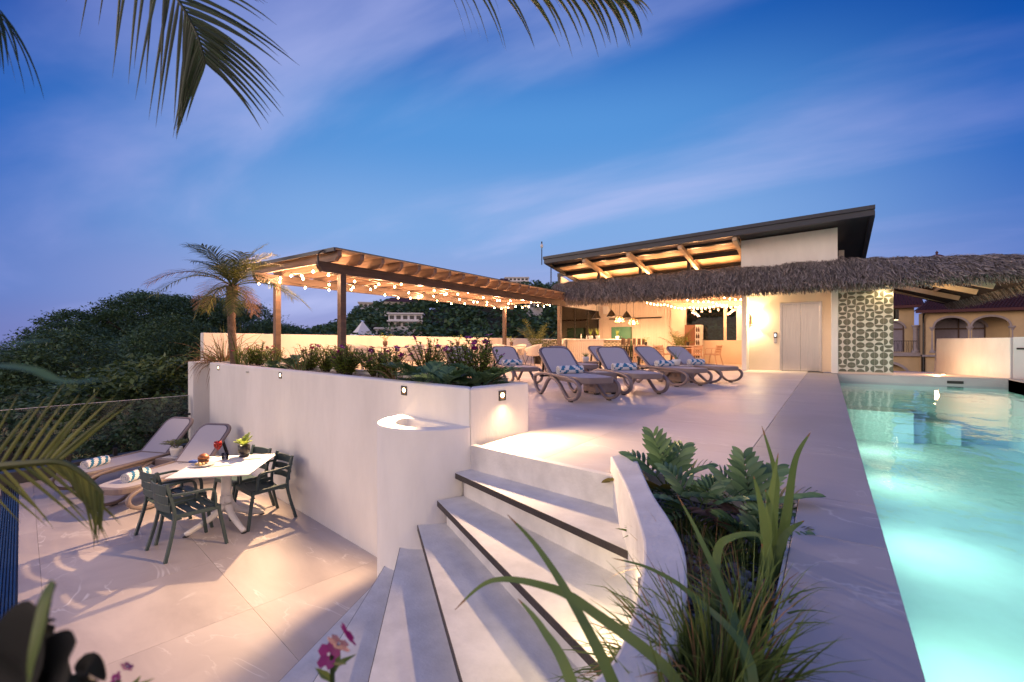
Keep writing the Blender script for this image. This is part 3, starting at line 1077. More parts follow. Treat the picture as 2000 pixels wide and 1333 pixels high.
for k in range(2400):
    y = rnd.uniform(0.9, 2.9)
    x = rnd.uniform(-0.98, -0.16)
    lim = -0.33 - 0.42 * max(0, (y - 1.35)) ** 1.15 * 0.85
    if x < lim:
        continue
    r = rnd.uniform(0.007, 0.02)
    mb.lathe([(0, -r * 0.6), (r, -r * 0.1), (r * 0.7, r * 0.6), (0, r * 0.8)], 5, (x, y, -0.135 + rnd.uniform(0, 0.008)))
mb.build("gravel", M['stone'], kind='stuff')
# low step light let into the curved wall
sl = thing("step_light", "slim step light in the inner face of the curved planter wall", "step light", (-0.578, 1.705, -0.10), math.radians(155))
mb = MB()
mb.box((0.0, -0.016, -0.05), (0.012, 0.016, 0.05))
mb.build("frame", M['steel'], sl)
mb = MB()
mb.box((0.0121, -0.011, -0.044), (0.014, 0.011, 0.044))
mb.build("lens", M['lens'], sl)
lamp('SPOT', (0.04, 0, 0), 3, sl, aim=(1, 0, -0.9), col=(1, 0.72, 0.36), size=0.03, angle=150, blend=0.6)


# ================================================================== bar pavilion
bp_ = thing("bar_pavilion", "white open bar pavilion with a dark sloping roof at the far end of the deck", "building", (0, 0, 0))


def bx(name, a, b, m, parent, bevel=0, **t):
    mb = MB()
    mb.box(a, b)
    return mb.build(name, m, parent, bevel=bevel, **t)


bx("pillar", (-2.226, 15.80, 0), (-2.095, 16.42, 2.44), M['plaster'], bp_, 0.01)
bx("pillar", (0.068, 15.80, 0), (0.229, 16.42, 2.44), M['plaster'], bp_, 0.01)
bx("lintel", (-2.226, 15.801, 2.441), (1.43, 16.42, 2.72), M['plaster'], bp_)
bx("opening_soffit", (-2.09, 15.85, 2.41), (0.066, 16.38, 2.44), M['cream'], bp_)
bx("lift_wall", (-2.094, 16.40, 0.0), (-1.245, 16.5, 2.41), M['cream'], bp_)
bx("lift_wall", (-0.155, 16.40, 0.0), (0.067, 16.5, 2.41), M['cream'], bp_)
bx("lift_wall", (-1.244, 16.40, 2.112), (-0.156, 16.5, 2.41), M['cream'], bp_)
el = thing("elevator", "brushed steel elevator doors in a lit cream recess of the pavilion", "elevator", (-0.70, 16.40, 0))
mb = MB()
for a, b in (((-0.543, -0.012, 0), (-0.48, 0.06, 2.11)), ((0.48, -0.012, 0), (0.543, 0.06, 2.11)), ((-0.479, -0.012, 2.05), (0.479, 0.06, 2.11))):
    mb.box(a, b)
mb.build("door_frame", M['steel'], el, bevel=0.006)
bx("door_leaf", (-0.478, 0.03, 0.01), (-0.0025, 0.055, 2.05), M['steel'], el, 0.003)
bx("door_leaf", (0.0025, 0.03, 0.01), (0.478, 0.055, 2.05), M['steel'], el, 0.003)
bx("shaft_back", (-0.54, 0.06, 0), (0.54, 0.09, 2.11), M['black'], el)
cpn = thing("call_panel", "small lift call panel with a lit screen on the cream wall", "call panel", (-1.36, 16.40, 1.0))
bx("plate", (-0.04, -0.012, -0.15), (0.04, 0.0, 0.02), M['steel'], cpn, 0.004)
bx("housing", (-0.045, -0.03, 0.021), (0.045, 0.0, 0.19), M['black'], cpn, 0.006)
bx("screen", (-0.024, -0.0325, 0.06), (0.024, -0.0305, 0.15), M['screen'], cpn)
sc_ = thing("wall_sconce", "black up and down sconce on the left side of the lift recess", "wall lamp", (-2.00, 16.33, 1.58))
mb = MB()
mb.lathe([(0.05, -0.13), (0.05, 0.13)], 14)
mb.build("shade", M['wicker'], sc_)
bx("bracket", (-0.02, 0.045, -0.03), (0.02, 0.068, 0.03), M['black'], sc_)
mb = MB()
mb.lathe([(0.042, 0.131), (0.042, 0.134)], 12)
mb.lathe([(0.042, -0.134), (0.042, -0.131)], 12)
mb.build("lens", M['lens'], sc_)
lamp('SPOT', (0, 0, 0.15), 26, sc_, aim=(0.1, 0.05, 1), col=(1, 0.72, 0.38), angle=95, blend=0.25)
lamp('SPOT', (0, 0, -0.15), 26, sc_, aim=(0.1, 0.05, -1), col=(1, 0.72, 0.38), angle=95, blend=0.25)
lamp('POINT', (0.12, -0.1, 0.05), 9, sc_, col=(1, 0.72, 0.40), size=0.05)

# tiled shower wall: every tile carries two half discs
bx("shower_wall", (0.2295, 15.83, 0.0), (1.43, 16.42, 2.44), M['cream'], bp_)
tiles = []
for v in range(2):
    mb = MB()
    s, s2 = 0.0985, 0.091
    mb.box((-s, -0.010, -s2), (s, 0.0, s2))
    mb.k = 1
    for sg in (-1, 1):
        w1, e1, d1 = (0.0935, 0.0907, 0.081) if v == 0 else (0.0865, 0.098, 0.087)
        pts = [(math.cos(PI * k / 14) * w1, math.sin(PI * k / 14) * d1) for k in range(15)]
        pts = [(x, sg * (e1 - yv)) for x, yv in pts]
        if v == 1:
            pts = [(yv, x) for x, yv in pts]
        mb.add([(x, -0.0112, z) for x, z in pts], [tuple(range(15))])
    tiles.append(mb.mesh("wall_tile", [M['tile_white'], M['tile_green']]))
for i in range(6):
    for j in range(12):
        v = 1 if (i + j) % 2 else 0
        if rnd.random() < 0.3:
            v = 1 - v
        place(tiles[v], "wall_tile", bp_, (0.33 + i * 0.2, 15.829, 0.15 + j * 0.185))
sh = thing("shower_head", "black ceiling shower head above the patterned tile wall", "shower", (0.85, 15.62, 2.42))
mb = MB()
mb.lathe([(0.012, -0.14), (0.012, 0.03)], 8)
mb.build("pipe", M['black'], sh)
mb = MB()
mb.lathe([(0.13, -0.155), (0.13, -0.14)], 18)
mb.build("rose", M['black'], sh)
dn = thing("downlight", "small round lit downlight under the thatch at the tile wall's right corner", "downlight", (1.30, 15.62, 2.40))
mb = MB()
mb.lathe([(0.05, -0.03), (0.055, 0.0), (0.055, 0.03)], 14)
mb.build("housing", M['black'], dn)
mb = MB()
mb.lathe([(0.042, -0.034), (0.042, -0.0305)], 14)
mb.build("lens", M['lens'], dn)
lamp('SPOT', (0, 0, -0.06), 4.5, dn, aim=(-0.25, 0.12, -1), col=(1, 0.76, 0.42), size=0.04, angle=150, blend=0.6)
sc2 = thing("wall_sconce", "small black sconce on the pavilion's right side wall beyond the tiles", "wall lamp", (1.50, 15.95, 1.62))
mb = MB()
mb.lathe([(0.055, -0.14), (0.055, 0.14)], 14)
mb.build("shade", M['black'], sc2)
mb = MB()
mb.lathe([(0.045, -0.144), (0.045, -0.1405)], 12)
mb.build("lens", M['lens'], sc2)
lamp('SPOT', (0.02, 0, -0.16), 14, sc2, aim=(0.15, 0, -1), col=(1, 0.70, 0.36), angle=120, blend=0.4)
lamp('SPOT', (0.06, 0, 0.17), 26, sc2, aim=(0.45, 0.12, 1), col=(1, 0.62, 0.26), angle=150, blend=0.6)

# box above the thatch and the side walls
mb = MB()
zz = [(-2.215, 15.6), (0.212, 15.6), (0.212, 20.46), (-2.215, 20.46)]
mb.hexa([(x, y, 2.725) for x, y in zz], [(x, y, 4.0 + (x + 8.82) * 0.0262 - 0.155 * (y - 14.8) - 0.03) for x, y in zz])
mb.build("upper_wall", M['plaster'], bp_)
bx("inner_wall", (-2.215, 16.43, 0), (-2.10, 20.46, 2.419), M['cream'], bp_)
bx("side_wall", (1.33, 16.425, -1.0), (1.43, 20.5, 2.44), M['cream'], bp_)
bx("rear_pier", (0.26, 17.2, 2.45), (0.40, 17.35, 3.7), M['plaster'], bp_)
# back wall of upright boards
nb = 29
for k in range(nb):
    w = 3.5 / nb
    bx("wall_board", (-9.1 + k * w + 0.004, 20.44, 0), (-9.1 + (k + 1) * w - 0.004, 20.46 + 0.004 * (k % 3), 3.0), M['board'], bp_)
bx("wall_core", (-9.1, 20.47, 0), (-5.6, 20.56, 3.0), M['cream'], bp_)
bx("corner_wall", (-5.599, 20.2, 0), (-5.05, 20.56, 2.9), M['cream'], bp_)
bx("sill_wall", (-5.049, 20.46, 0), (-2.215, 20.6, 0.98), M['cream'], bp_)
bx("head_beam", (-5.049, 20.46, 2.36), (-2.215, 20.6, 2.95), M['cream'], bp_)
wf = thing("bar_window", "wide window with a pale post looking out to trees at the back of the bar", "window", (-3.7, 20.5, 0.98))
bx("mullion", (0.14, -0.03, 0), (0.25, 0.05, 1.38), M['cream'], wf)
bx("shutter_panel", (0.62, -0.02, 0), (1.06, 0.04, 1.38), M['plaster'], wf)
bx("pane", (-1.345, 0.0, 0.01), (0.135, 0.008, 1.375), M['pane'], wf)
bx("pane", (0.255, 0.0, 0.01), (0.615, 0.008, 1.375), M['pane'], wf)
# left glazed side
lw = thing("side_window", "tall dark framed window on the left side of the bar behind the counter", "window", (-9.1, 16.6, 1.06))
for y0, y1 in ((0, 0.07), (1.25, 1.30), (2.55, 2.60), (3.72, 3.80)):
    bx("frame_post", (-0.03, y0, 0), (0.03, y1, 1.34), M['black'], lw)
for y0, y1 in ((0.07, 1.25), (1.30, 2.55), (2.60, 3.72)):
    bx("pane", (-0.006, y0, 0.02), (0.006, y1, 1.34), M['pane'], lw)
bx("side_upper_wall", (-9.16, 16.5, 2.41), (-9.05, 20.46, 3.05), M['plaster'], bp_)
mb = MB()
mb.add([(-9.16, 16.5, 3.051), (-9.05, 16.5, 3.051), (-9.05, 16.5, 3.62), (-9.16, 16.5, 3.62), (-9.16, 20.4, 3.051), (-9.05, 20.4, 3.051)], [(0, 1, 2, 3), (1, 5, 2), (0, 3, 4), (2, 5, 4, 3)])
mb.build("gable_wall", M['plaster'], bp_)
bx("side_lower_wall", (-9.16, 16.5, 0), (-9.05, 20.46, 1.055), M['plaster'], bp_)
# clerestory beam and posts
for x0, x1, z0, z1 in ((-9.16, -2.216, 3.62, 3.80),):
    mb = MB()
    mb.bar((x0, 16.5, 3.66), (x1, 16.5, 3.84), 0.10, 0.15)
    mb.build("clerestory_beam", M['dark_metal'], bp_)
for x in (-9.1, -7.35, -5.70, -3.98):
    bx("clerestory_post", (x - 0.05, 16.46, 2.6), (x + 0.05, 16.54, 3.6 + (x + 9) * 0.026), M['dark_metal'], bp_)

# shed roof
rf = thing("shed_roof", "charcoal edged sloping roof with a warm lit ceiling above the thatch", "roof", (0, 0, 0))
SL = 0.155


def rz_(x, y):                                      # underside of the roof deck
    return 4.02 + (x + 8.82) * 0.0262 - SL * (y - 14.8)


def slab(x0, x1, y0, y1, d0, d1, m, name, parent):
    mb = MB()
    mb.hexa([(x0, y0, rz_(x0, y0) + d0), (x1, y0, rz_(x1, y0) + d0), (x1, y1, rz_(x1, y1) + d0), (x0, y1, rz_(x0, y1) + d0)],
            [(x0, y0, rz_(x0, y0) + d1), (x1, y0, rz_(x1, y0) + d1), (x1, y1, rz_(x1, y1) + d1), (x0, y1, rz_(x0, y1) + d1)])
    return mb.build(name, m, parent)


slab(-8.80, 0.95, 14.83, 21.0, 0.0, 0.075, M['fascia'], "roof_sheet", rf)
slab(-8.84, 0.98, 14.76, 14.829, -0.005, 0.095, M['fascia'], "fascia_trim", rf)
slab(-8.82, 0.97, 14.80, 14.90, -0.155, -0.0055, M['fascia'], "fascia_board", rf)
slab(0.88, 0.985, 14.901, 21.0, -0.155, -0.001, M['fascia'], "rake_board", rf)
slab(-8.83, -8.74, 14.901, 21.0, -0.155, -0.001, M['fascia'], "rake_board", rf)
for k in range(6):
    y0 = 14.91 + k * 1.0
    slab(-8.735, -2.22, y0, y0 + 0.99, -0.02, -0.002, M['ceil'], "ceiling_panel", rf)
slab(-2.219, 0.879, 14.91, 20.9, -0.02, -0.002, M['dark_metal'], "unlit_soffit", rf)  # same ceiling, coloured dark for the shade where no lamp reaches
for x in (-7.22, -5.58, -3.88, -2.30):
    slab(x - 0.06, x + 0.06, 14.91, 20.4, -0.26, -0.121, M['beam'], "rafter", rf)
for y0 in (15.45, 17.7, 18.9):
    slab(-8.73, -2.23, y0, y0 + 0.09, -0.12, -0.021, M['dark_metal'], "purlin", rf)
rl = thing("roof_camera", "slim black pole with a white camera at the roof's left corner", "camera", (-8.90, 14.78, 3.84), group="security cameras")
mb = MB()
mb.lathe([(0.018, -0.02), (0.018, 0.62)], 8)
mb.build("pole", M['black'], rl)
mb = MB()
mb.lathe([(0.02, 0.62), (0.055, 0.66), (0.05, 0.74), (0.02, 0.78)], 10)
mb.build("dome", M['plaster'], rl)
mb = MB()
mb.lathe([(0.025, 0.78), (0.025, 0.86)], 8)
mb.build("cap", M['black'], rl)
c2 = thing("security_camera", "white bullet camera on the upper wall's left corner under the fascia", "camera", (-2.27, 15.55, 3.92), group="security cameras")
mb = MB()
mb.tube([(0, 0.12, 0.02), (0, 0, 0), (-0.02, -0.12, -0.03)], [0.02, 0.05, 0.055], 10)
mb.build("body", M['plaster'], c2)
mb = MB()
mb.lathe([(0.03, -0.005), (0.03, 0.005)], 10)
e_ = mb.build("eye", M['black'], c2, loc=(-0.022, -0.127, -0.032))
e_.rotation_euler = (PI / 2, 0, 0)
# unseen uplights added to wash the ceiling, on ledges behind the thatch ridge
for x in (-8.4, -7.5, -6.6, -5.7, -4.8, -3.9, -3.0):
    t = thing("added_uplight", "unseen warm uplight added behind the thatch ridge to light the sloping ceiling", "uplight", (x, 17.05, 3.10), group="added uplights behind the thatch ridge")
    bx("housing", (-0.12, -0.04, -0.05), (0.12, 0.04, 0.0), M['black'], t)
    bx("lens", (-0.10, -0.03, 0.0005), (0.10, 0.03, 0.006), M['lens'], t)
    lamp('SPOT', (0, 0, 0.03), 22, t, aim=(0, -0.45, 1), col=(1, 0.47, 0.19), size=0.06, angle=160, blend=0.7)
bx("light_ledge", (-9.0, 16.95, 2.95), (-2.23, 17.15, 3.045), M['cream'], bp_)  # unseen ledge carrying the added uplights

# thatch
th = thing("thatch_roof", "shaggy grey brown palm thatch skirt along the front of the pavilion", "thatch", (0, 0, 0))


def patch(c, n, fringe, seed, L=(0.22, 0.46), BULGE=0.26):      # c = eave left, eave right, top left, top right
    rr = random.Random(seed)
    A, B, C, D = [V(p) for p in c]
    mb = MB()
    nrm = (B - A).cross(C - A).normalized()
    if nrm.z < 0:
        nrm = -nrm
    for k in range(n):
        s, t = rr.random(), rr.random() ** 0.9
        p = A * (1 - s) * (1 - t) + B * s * (1 - t) + C * (1 - s) * t + D * s * t
        down = ((A - C) * (1 - s) + (B - D) * s).normalized()
        sd = down.cross(nrm)
        bulge = BULGE * math.sin(PI * min(1, t * 1.0)) ** .8 + 0.05 * math.sin(s * 41 + t * 5) * rr.random()
        q = p + nrm * (bulge + rr.uniform(0.0, 0.05))
        d = (down + sd * rr.gauss(0, 0.34) + nrm * rr.uniform(-0.05, 0.38)).normalized()
        ln = rr.uniform(*L)
        e = q + d * ln + V((0, 0, -ln * 0.15))
        m_ = (q + e) / 2 + nrm * rr.uniform(0.0, 0.05)
        mb.blade([q, m_, e], rr.uniform(0.007, 0.018), nrm=nrm + sd * rr.uniform(-.8, .8), prof='x')
    for k in range(fringe):
        s = rr.random()
        p = A * (1 - s) + B * s
        down = ((A - C) * (1 - s) + (B - D) * s).normalized()
        sd = down.cross(nrm)
        q = p - down * rr.uniform(0.0, 0.15) + nrm * rr.uniform(-0.10, 0.08)
        ln = rr.uniform(0.08, 0.20)
        d = (down * 0.75 + V((0, 0, -0.6)) + sd * rr.gauss(0, 0.25)).normalized()
        e = q + d * ln + V((0, 0, -ln * 0.3))
        mb.blade([q, (q + e) / 2 + down * 0.015, e], rr.uniform(0.006, 0.015), nrm=nrm + sd * rr.uniform(-.8, .8), prof='x')
    return mb


def under(c, th_, name, BULGE):
    A, B, C, D = [V(p) for p in c]
    mb = MB()
    dz = V((0, 0, th_))
    nrm = (B - A).cross(C - A).normalized()
    if nrm.z < 0:
        nrm = -nrm
    n = 8
    top = []
    for i in range(n + 1):
        t = i / n
        b = nrm * (BULGE * math.sin(PI * t) ** .8 if 0 < t < 1 else 0)
        top.append((A * (1 - t) + C * t + b, B * (1 - t) + D * t + b))
    for i in range(n):
        a, b, c_, d = top[i][0], top[i][1], top[i + 1][1], top[i + 1][0]
        mb.add([a, b, c_, d], [(0, 1, 2, 3)])
    mb.add([A - dz, B - dz, D - dz, C - dz, A, B], [(0, 1, 2, 3), (0, 1, 5, 4)])
    mb.add([p[0] for p in top], [tuple(range(n + 1))])
    mb.add([p[1] for p in top], [tuple(range(n + 1))])
    mb.build(name, M['thatch_core'], th)


PA = [(-7.95, 14.95, 2.44), (0.30, 14.95, 2.47), (-9.35, 16.47, 3.22), (0.30, 16.47, 3.30)]
PB = [(0.30, 14.95, 2.47), (4.45, 15.0, 2.44), (0.30, 16.47, 3.30), (3.3, 16.6, 2.98)]
PC = [(4.45, 15.0, 2.42), (3.28, 20.6, 2.16), (3.3, 16.6, 2.98), (1.6, 20.6, 2.80)]
patch(PA, 34000, 9000, 1).build("thatch_blades", M['thatch'], th, kind='stuff')
patch(PB, 14000, 4000, 2, BULGE=0.16).build("thatch_blades", M['thatch'], th, kind='stuff')
patch(PC, 4500, 6500, 3, (0.25, 0.45), 0.08).build("thatch_blades", M['thatch'], th, kind='stuff')
for c, b in ((PA, .26), (PB, .16), (PC, .08)):
    under(c, 0.06, "underlay", b)
bx("eave_board", (-7.9, 15.02, 2.36), (0.3, 15.06, 2.43), M['beam'], th)
bx("eave_soffit", (-7.7, 15.07, 2.425), (1.40, 15.80, 2.44), M['cream'], th)
for k, y in enumerate((15.5, 17.0, 19.0, 20.4)):
    mb = MB()
    mb.bar((1.44, y, 2.80), (3.25, y, 2.21), 0.09, 0.13)
    mb.build("rafter", M['beam'], th)
for f in (0.3, 0.7):
    mb = MB()
    mb.bar((1.44 + 1.78 * f, 15.2, 2.88 - 0.58 * f), (1.44 + 1.78 * f, 20.6, 2.88 - 0.58 * f), 0.06, 0.06)
    mb.build("batten", M['beam'], th)

# rear right: low beams with string lights
for y in (17.0, 18.2, 19.4):
    bx("ceiling_beam", (-5.6, y, 2.52), (-2.22, y + 0.1, 2.64), M['beam'], bp_)
bx("rear_ceiling", (-5.6, 16.7, 2.65), (-2.22, 20.46, 2.67), M['ceil'], bp_)

# bar counter
bar = thing("bar_counter", "white ribbed bar counter with a pale top and patterned tile sides", "bar counter", (-9.0, 17.0, 0))
nbd = 17
for k in range(nbd):
    w = 1.62 / nbd
    bx("front_board", (k * w + 0.006, 0, 0), ((k + 1) * w - 0.006, 0.02, 0.99), M['board'], bar)
bx("counter_core", (0, 0.021, 0), (1.62, 3.0, 0.99), M['board'], bar)
bx("counter_top", (-0.05, -0.08, 0.991), (1.72, 3.05, 1.03), M['table_white'], bar, 0.006)
bt = []
for v in range(2):
    o_ = tiles[v]
    bt.append(o_)
for j in range(5):
    for k in range(14):
        o = place(tiles[(j + k) % 2], "wall_tile", bar, (1.622, 0.15 + k * 0.2, 0.10 + j * 0.185), PI / 2)
ct2 = thing("side_counter", "short white counter with patterned tiles outside the bar behind the pergola post", "bar counter", (-10.5, 16.9, 0))
bx("core", (0, 0, 0), (1.3, 0.5, 0.99), M['board'], ct2)
bx("top", (-0.05, -0.06, 0.991), (1.33, 0.55, 1.03), M['table_white'], ct2, 0.005)
for j in range(2):
    for k in range(6):
        place(tiles[(j + k) % 2], "wall_tile", ct2, (0.12 + k * 0.2, -0.001, 0.89 - j * 0.185))
bx("green_cupboard_body", (-8.40, 20.3, 0), (-7.45, 20.43, 1.62), M['green'], bp_)
gc = thing("green_cupboard", "tall dark green cupboard doors on the bar's back wall", "cupboard", (-8.4, 20.27, 0))
for k in range(2):
    for j in range(2):
        bx("door", (0.02 + k * 0.47, 0, 0.05 + j * 0.8), (0.47 + k * 0.47, 0.028, 0.82 + j * 0.8), M['green'], gc, 0.004)
        bx("handle", (0.40 + k * 0.12, -0.02, 0.40 + j * 0.7), (0.42 + k * 0.12, -0.001, 0.50 + j * 0.7), M['steel'], gc)
ls = thing("shelf_rail", "long black rail fixed across the boarded back wall above the green cupboard", "rail", (-8.5, 20.3, 2.0))
mb = MB()
mb.tube([(0, 0, 0), (2.45, 0, 0)], 0.03, 8)
mb.build("bar", M['black'], ls)
for x in (0.1, 2.3):
    bx("bracket", (x, 0.0, -0.015), (x + 0.03, 0.14, 0.015), M['black'], ls)
bx("speaker", (-8.75, 20.15, 2.25), (-8.5, 20.4, 2.6), M['plaster'], bp_)

# pendant lamps over the bar
BELL = [(0.015, 0.30), (0.03, 0.27), (0.06, 0.24), (0.12, 0.16), (0.19, 0.04), (0.21, 0.0), (0.205, 0.002), (0.115, 0.155), (0.05, 0.235)]
spots = [(-8.12, 18, 1.90, "black bell pendant lamp, leftmost over the bar counter"), (-7.45, 18, 1.96, "black bell pendant lamp hanging highest over the bar"), (-6.79, 18, 1.88, "black bell pendant lamp nearest the boarded wall's middle")]
p0 = None
for x, y, z, lab in spots:
    if p0 is None:
        p0 = thing("pendant_lamp", lab, "pendant lamp", (x, y, z), group="black pendant lamps over the bar")
        mb = MB()
        mb.lathe(BELL, 20)
        mb.build("shade", M['black'], p0, smooth=True)
        mb = MB()
        mb.tube([(0, 0, 0.29), (0, 0, 1.55)], 0.008, 5)
        mb.build("cord", M['black'], p0)
        mb = MB()
        mb.lathe([(0.0, 0.05), (0.04, 0.08), (0.05, 0.12), (0.02, 0.18)], 10)
        mb.build("bulb", M['bulb'], p0)
        lamp('POINT', (0, 0, 0.06), 34, p0, size=0.05)
    else:
        copy_tree(p0, (x, y, z), 0, lab)
p1 = None
for x, y, z, lab in ((-7.09, 18, 1.74, "woven pendant lamp glowing, left of the two over the bar"), (-6.5, 18, 1.62, "woven pendant lamp glowing brightest, hanging lowest over the stools")):
    if p1 is None:
        p1 = thing("pendant_lamp", lab, "pendant lamp", (x, y, z), group="woven pendant lamps over the bar")
        mb = MB()
        for k in range(14):
            a = 2 * PI * k / 14
            mb.tube([(math.cos(a) * r, math.sin(a) * r, h) for r, h in ((0.03, 0.26), (0.10, 0.22), (0.17, 0.10), (0.19, 0.02))], 0.007, 4)
        for r, h in ((0.10, 0.22), (0.15, 0.15), (0.18, 0.07), (0.19, 0.02)):
            mb.tube([(math.cos(2 * PI * k / 16) * r, math.sin(2 * PI * k / 16) * r, h) for k in range(16)], 0.008, 4, closed=True)
        mb.build("shade", M['wicker'], p1)
        mb = MB()
        mb.tube([(0, 0, 0.26), (0, 0, 1.75)], 0.006, 5)
        mb.build("cord", M['black'], p1)
        mb = MB()
        mb.lathe([(0.0, 0.0), (0.055, 0.03), (0.06, 0.08), (0.02, 0.15)], 10)
        mb.build("bulb", M['bulb'], p1)
        lamp('POINT', (0, 0, 0.02), 40, p1, size=0.06)
    else:
        copy_tree(p1, (x, y, z), 0.3, lab)


def string_light(lab, pts, n, sag, watts=3.4, every=2):
    t = thing("string_lights", lab, "string lights", pts[0], 0, "strings of warm bulbs")
    o = V(pts[0])
    path = []
    for a, b in zip(pts, pts[1:]):
        a, b = V(a) - o, V(b) - o
        for k in range(12):
            f = k / 12
            path.append(a + (b - a) * f + V((0, 0, -4 * sag * f * (1 - f))))
    path.append(V(pts[-1]) - o)
    mb = MB()
    mb.tube(path, 0.006, 4)
    mb.build("wire", M['black'], t)
    for k in range(n):
        f = (k + 0.5) / n * (len(path) - 1)
        i = int(f)
        p = path[i] + (path[i + 1] - path[i]) * (f - i)
        b = place(BULB, "bulb", t, p)
        if every and k % every == 0:
            lamp('POINT', p + V((0, 0, -0.13)), watts, t, size=0.05)
    return t


mb = MB()
mb.lathe([(0.010, 0.0), (0.013, -0.028)], 6)
mb.k = 1
mb.lathe([(0.010, -0.029), (0.021, -0.050), (0.023, -0.062), (0.015, -0.080), (0.0, -0.085)], 8)
BULB = mb.mesh("bulb", [M['black'], M['bulb']], True)
string_light("string of warm bulbs sagging under the thatch near the bar's corner wall", [(-5.45, 16.3, 2.40), (-5.2, 18.0, 2.42), (-4.95, 20.1, 2.40)], 12, 0.05, 3)
string_light("string of warm bulbs running across above the bar's back window", [(-4.9, 20.15, 2.46), (-3.7, 20.0, 2.46), (-2.5, 20.15, 2.46)], 15, 0.10, 1.6)
string_light("string of warm bulbs slanting from the eave to the back window's post", [(-4.1, 16.4, 2.44), (-3.6, 18.2, 2.48), (-3.3, 20.0, 2.44)], 10, 0.06, 2.5)
string_light("short string of warm bulbs beside the pavilion's left pillar", [(-2.9, 16.3, 2.44), (-2.4, 17.4, 2.42)], 4, 0.04, 5)

# low wall right of the pool end
mb = MB()
PT_ = [V(p) for p in spline([(3.62, 15.95, 0), (3.25, 16.6, 0), (2.9, 17.35, 0), (2.55, 18.15, 0)], 5)]
vs_, fs = [], []
for i, p in enumerate(PT_):
    t = (PT_[min(i + 1, len(PT_) - 1)] - PT_[max(i - 1, 0)]).normalized()
    nn = V((t.y, -t.x, 0)) * 0.13
    f = i / (len(PT_) - 1)
    h = 0.99
    sh_ = V((t.x, t.y, 0)) * (-0.42 if i == len(PT_) - 1 else 0)
    vs_ += [p - V((0, 0, 0.3)), p + V((0, 0, h)) + sh_, p + nn + V((0, 0, h)) + sh_, p + nn - V((0, 0, 0.3))]
for i in range(len(PT_) - 1):
    for c in range(4):
        d = (c + 1) % 4
        fs.append((i * 4 + c, i * 4 + 4 + c, i * 4 + 4 + d, i * 4 + d))
fs += [(0, 1, 2, 3), tuple(4 * (len(PT_) - 1) + c for c in (3, 2, 1, 0))]
mb.add(vs_, fs)
tag(mb.build("low_wall", M['plaster'], bevel=0.015), "low white wall with a slanted end, lit warm beyond the pool's far corner", "wall")
gl_ = thing("ground_uplight", "small round uplight in the floor at the foot of the warm lit low wall", "uplight", (2.55, 16.75, 0.0))
mb = MB()
mb.lathe([(0.06, 0.0), (0.06, 0.006), (0.045, 0.008)], 14)
mb.build("rim", M['steel'], gl_)
mb = MB()
mb.lathe([(0.042, 0.008), (0.042, 0.011)], 14)
mb.build("lens", M['lens'], gl_)
lamp('POINT', (-0.16, -0.22, 0.12), 4.5, gl_, col=(1, 0.43, 0.17), size=0.04)
gr = thing("corner_glass_panel", "frosted glass corner panel with a black clamp next to the low wall by the pool", "glass panel", (3.66, 15.9, 0))
bx("panel", (0, -0.01, 0.0), (0.30, 0.01, 1.0), M['pot_white'], gr)
bx("clamp", (0.05, -0.04, 0.70), (0.19, -0.012, 0.74), M['black'], gr)
g2 = thing("pool_glass_fence", "clear glass fence on the right side of the pool beyond the wooden boards", "glass fence", (3.97, 14.0, 0))
bx("glass_panel", (0, -2.6, 0.06), (0.012, 1.7, 1.0), M['glass'], g2)

# ================================================================== pergola
pg = thing("pergola", "dark wooden pergola with bulbs strung under its rafters along the deck", "pergola", (0, 0, 0))
for x in (-8.45, -11.05):
    for y in (5.85, 15.35):
        bx("post", (x - 0.065, y - 0.065, 0), (x + 0.065, y + 0.065, 2.30), M['wood'], pg, 0.006)
for x in (-8.45, -11.05):
    mb = MB()
    prof = [(5.30, 2.42), (5.38, 2.305), (15.9, 2.305), (15.98, 2.42), (15.98, 2.50), (5.30, 2.50)]
    n = len(prof)
    mb.add([(x - 0.06, a, b) for a, b in prof] + [(x + 0.06, a, b) for a, b in prof], [tuple(range(n)), tuple(range(n, 2 * n))[::-1]] + [(i, (i + 1) % n, n + (i + 1) % n, n + i) for i in range(n)])
    mb.build("beam", M['wood'], pg, bevel=0.006)
mb = MB()
prof = [(-11.45, 2.60), (-11.38, 2.503), (-8.10, 2.503), (-7.99, 2.59), (-7.99, 2.70), (-11.45, 2.70)]
n = len(prof)
mb.add([(a, -0.045, b) for a, b in prof] + [(a, 0.045, b) for a, b in prof], [tuple(range(n))[::-1], tuple(range(n, 2 * n))] + [(i, n + i, n + (i + 1) % n, (i + 1) % n) for i in range(n)])
RAF = mb.mesh("rafter", M['rafter'])
for k in range(20):
    place(RAF, "rafter", pg, (0, 5.48 + k * 0.537, 0), bevel=0.006)
bx("roof_sheet", (-11.55, 5.36, 2.703), (-7.95, 15.85, 2.722), M['ceil'], pg)
bx("roof_cover", (-11.56, 5.359, 2.7225), (-7.94, 15.86, 2.735), M['dark_metal'], pg)
bx("edge_trim", (-11.56, 5.32, 2.66), (-7.94, 5.358, 2.73), M['fascia'], pg)
mb = MB()
mb.tube([(-8.25, 5.30, 2.70), (-8.35, 5.26, 2.66), (-8.40, 5.27, 2.60), (-8.40, 5.28, 2.42)], 0.018, 6)
mb.build("rain_pipe", M['dark_metal'], pg)
for k, (x, lab) in enumerate(((-8.78, "string of warm bulbs along the pergola's deck side"), (-9.75, "string of warm bulbs along the middle of the pergola"), (-10.75, "string of warm bulbs along the pergola's parapet side"))):
    ys = [5.5, 8.0, 10.5, 13.0, 15.6]
    string_light(lab, [(x + (0.32 if i % 2 else -0.12), y, 2.44) for i, y in enumerate(ys)], 17, 0.16, 7.5)
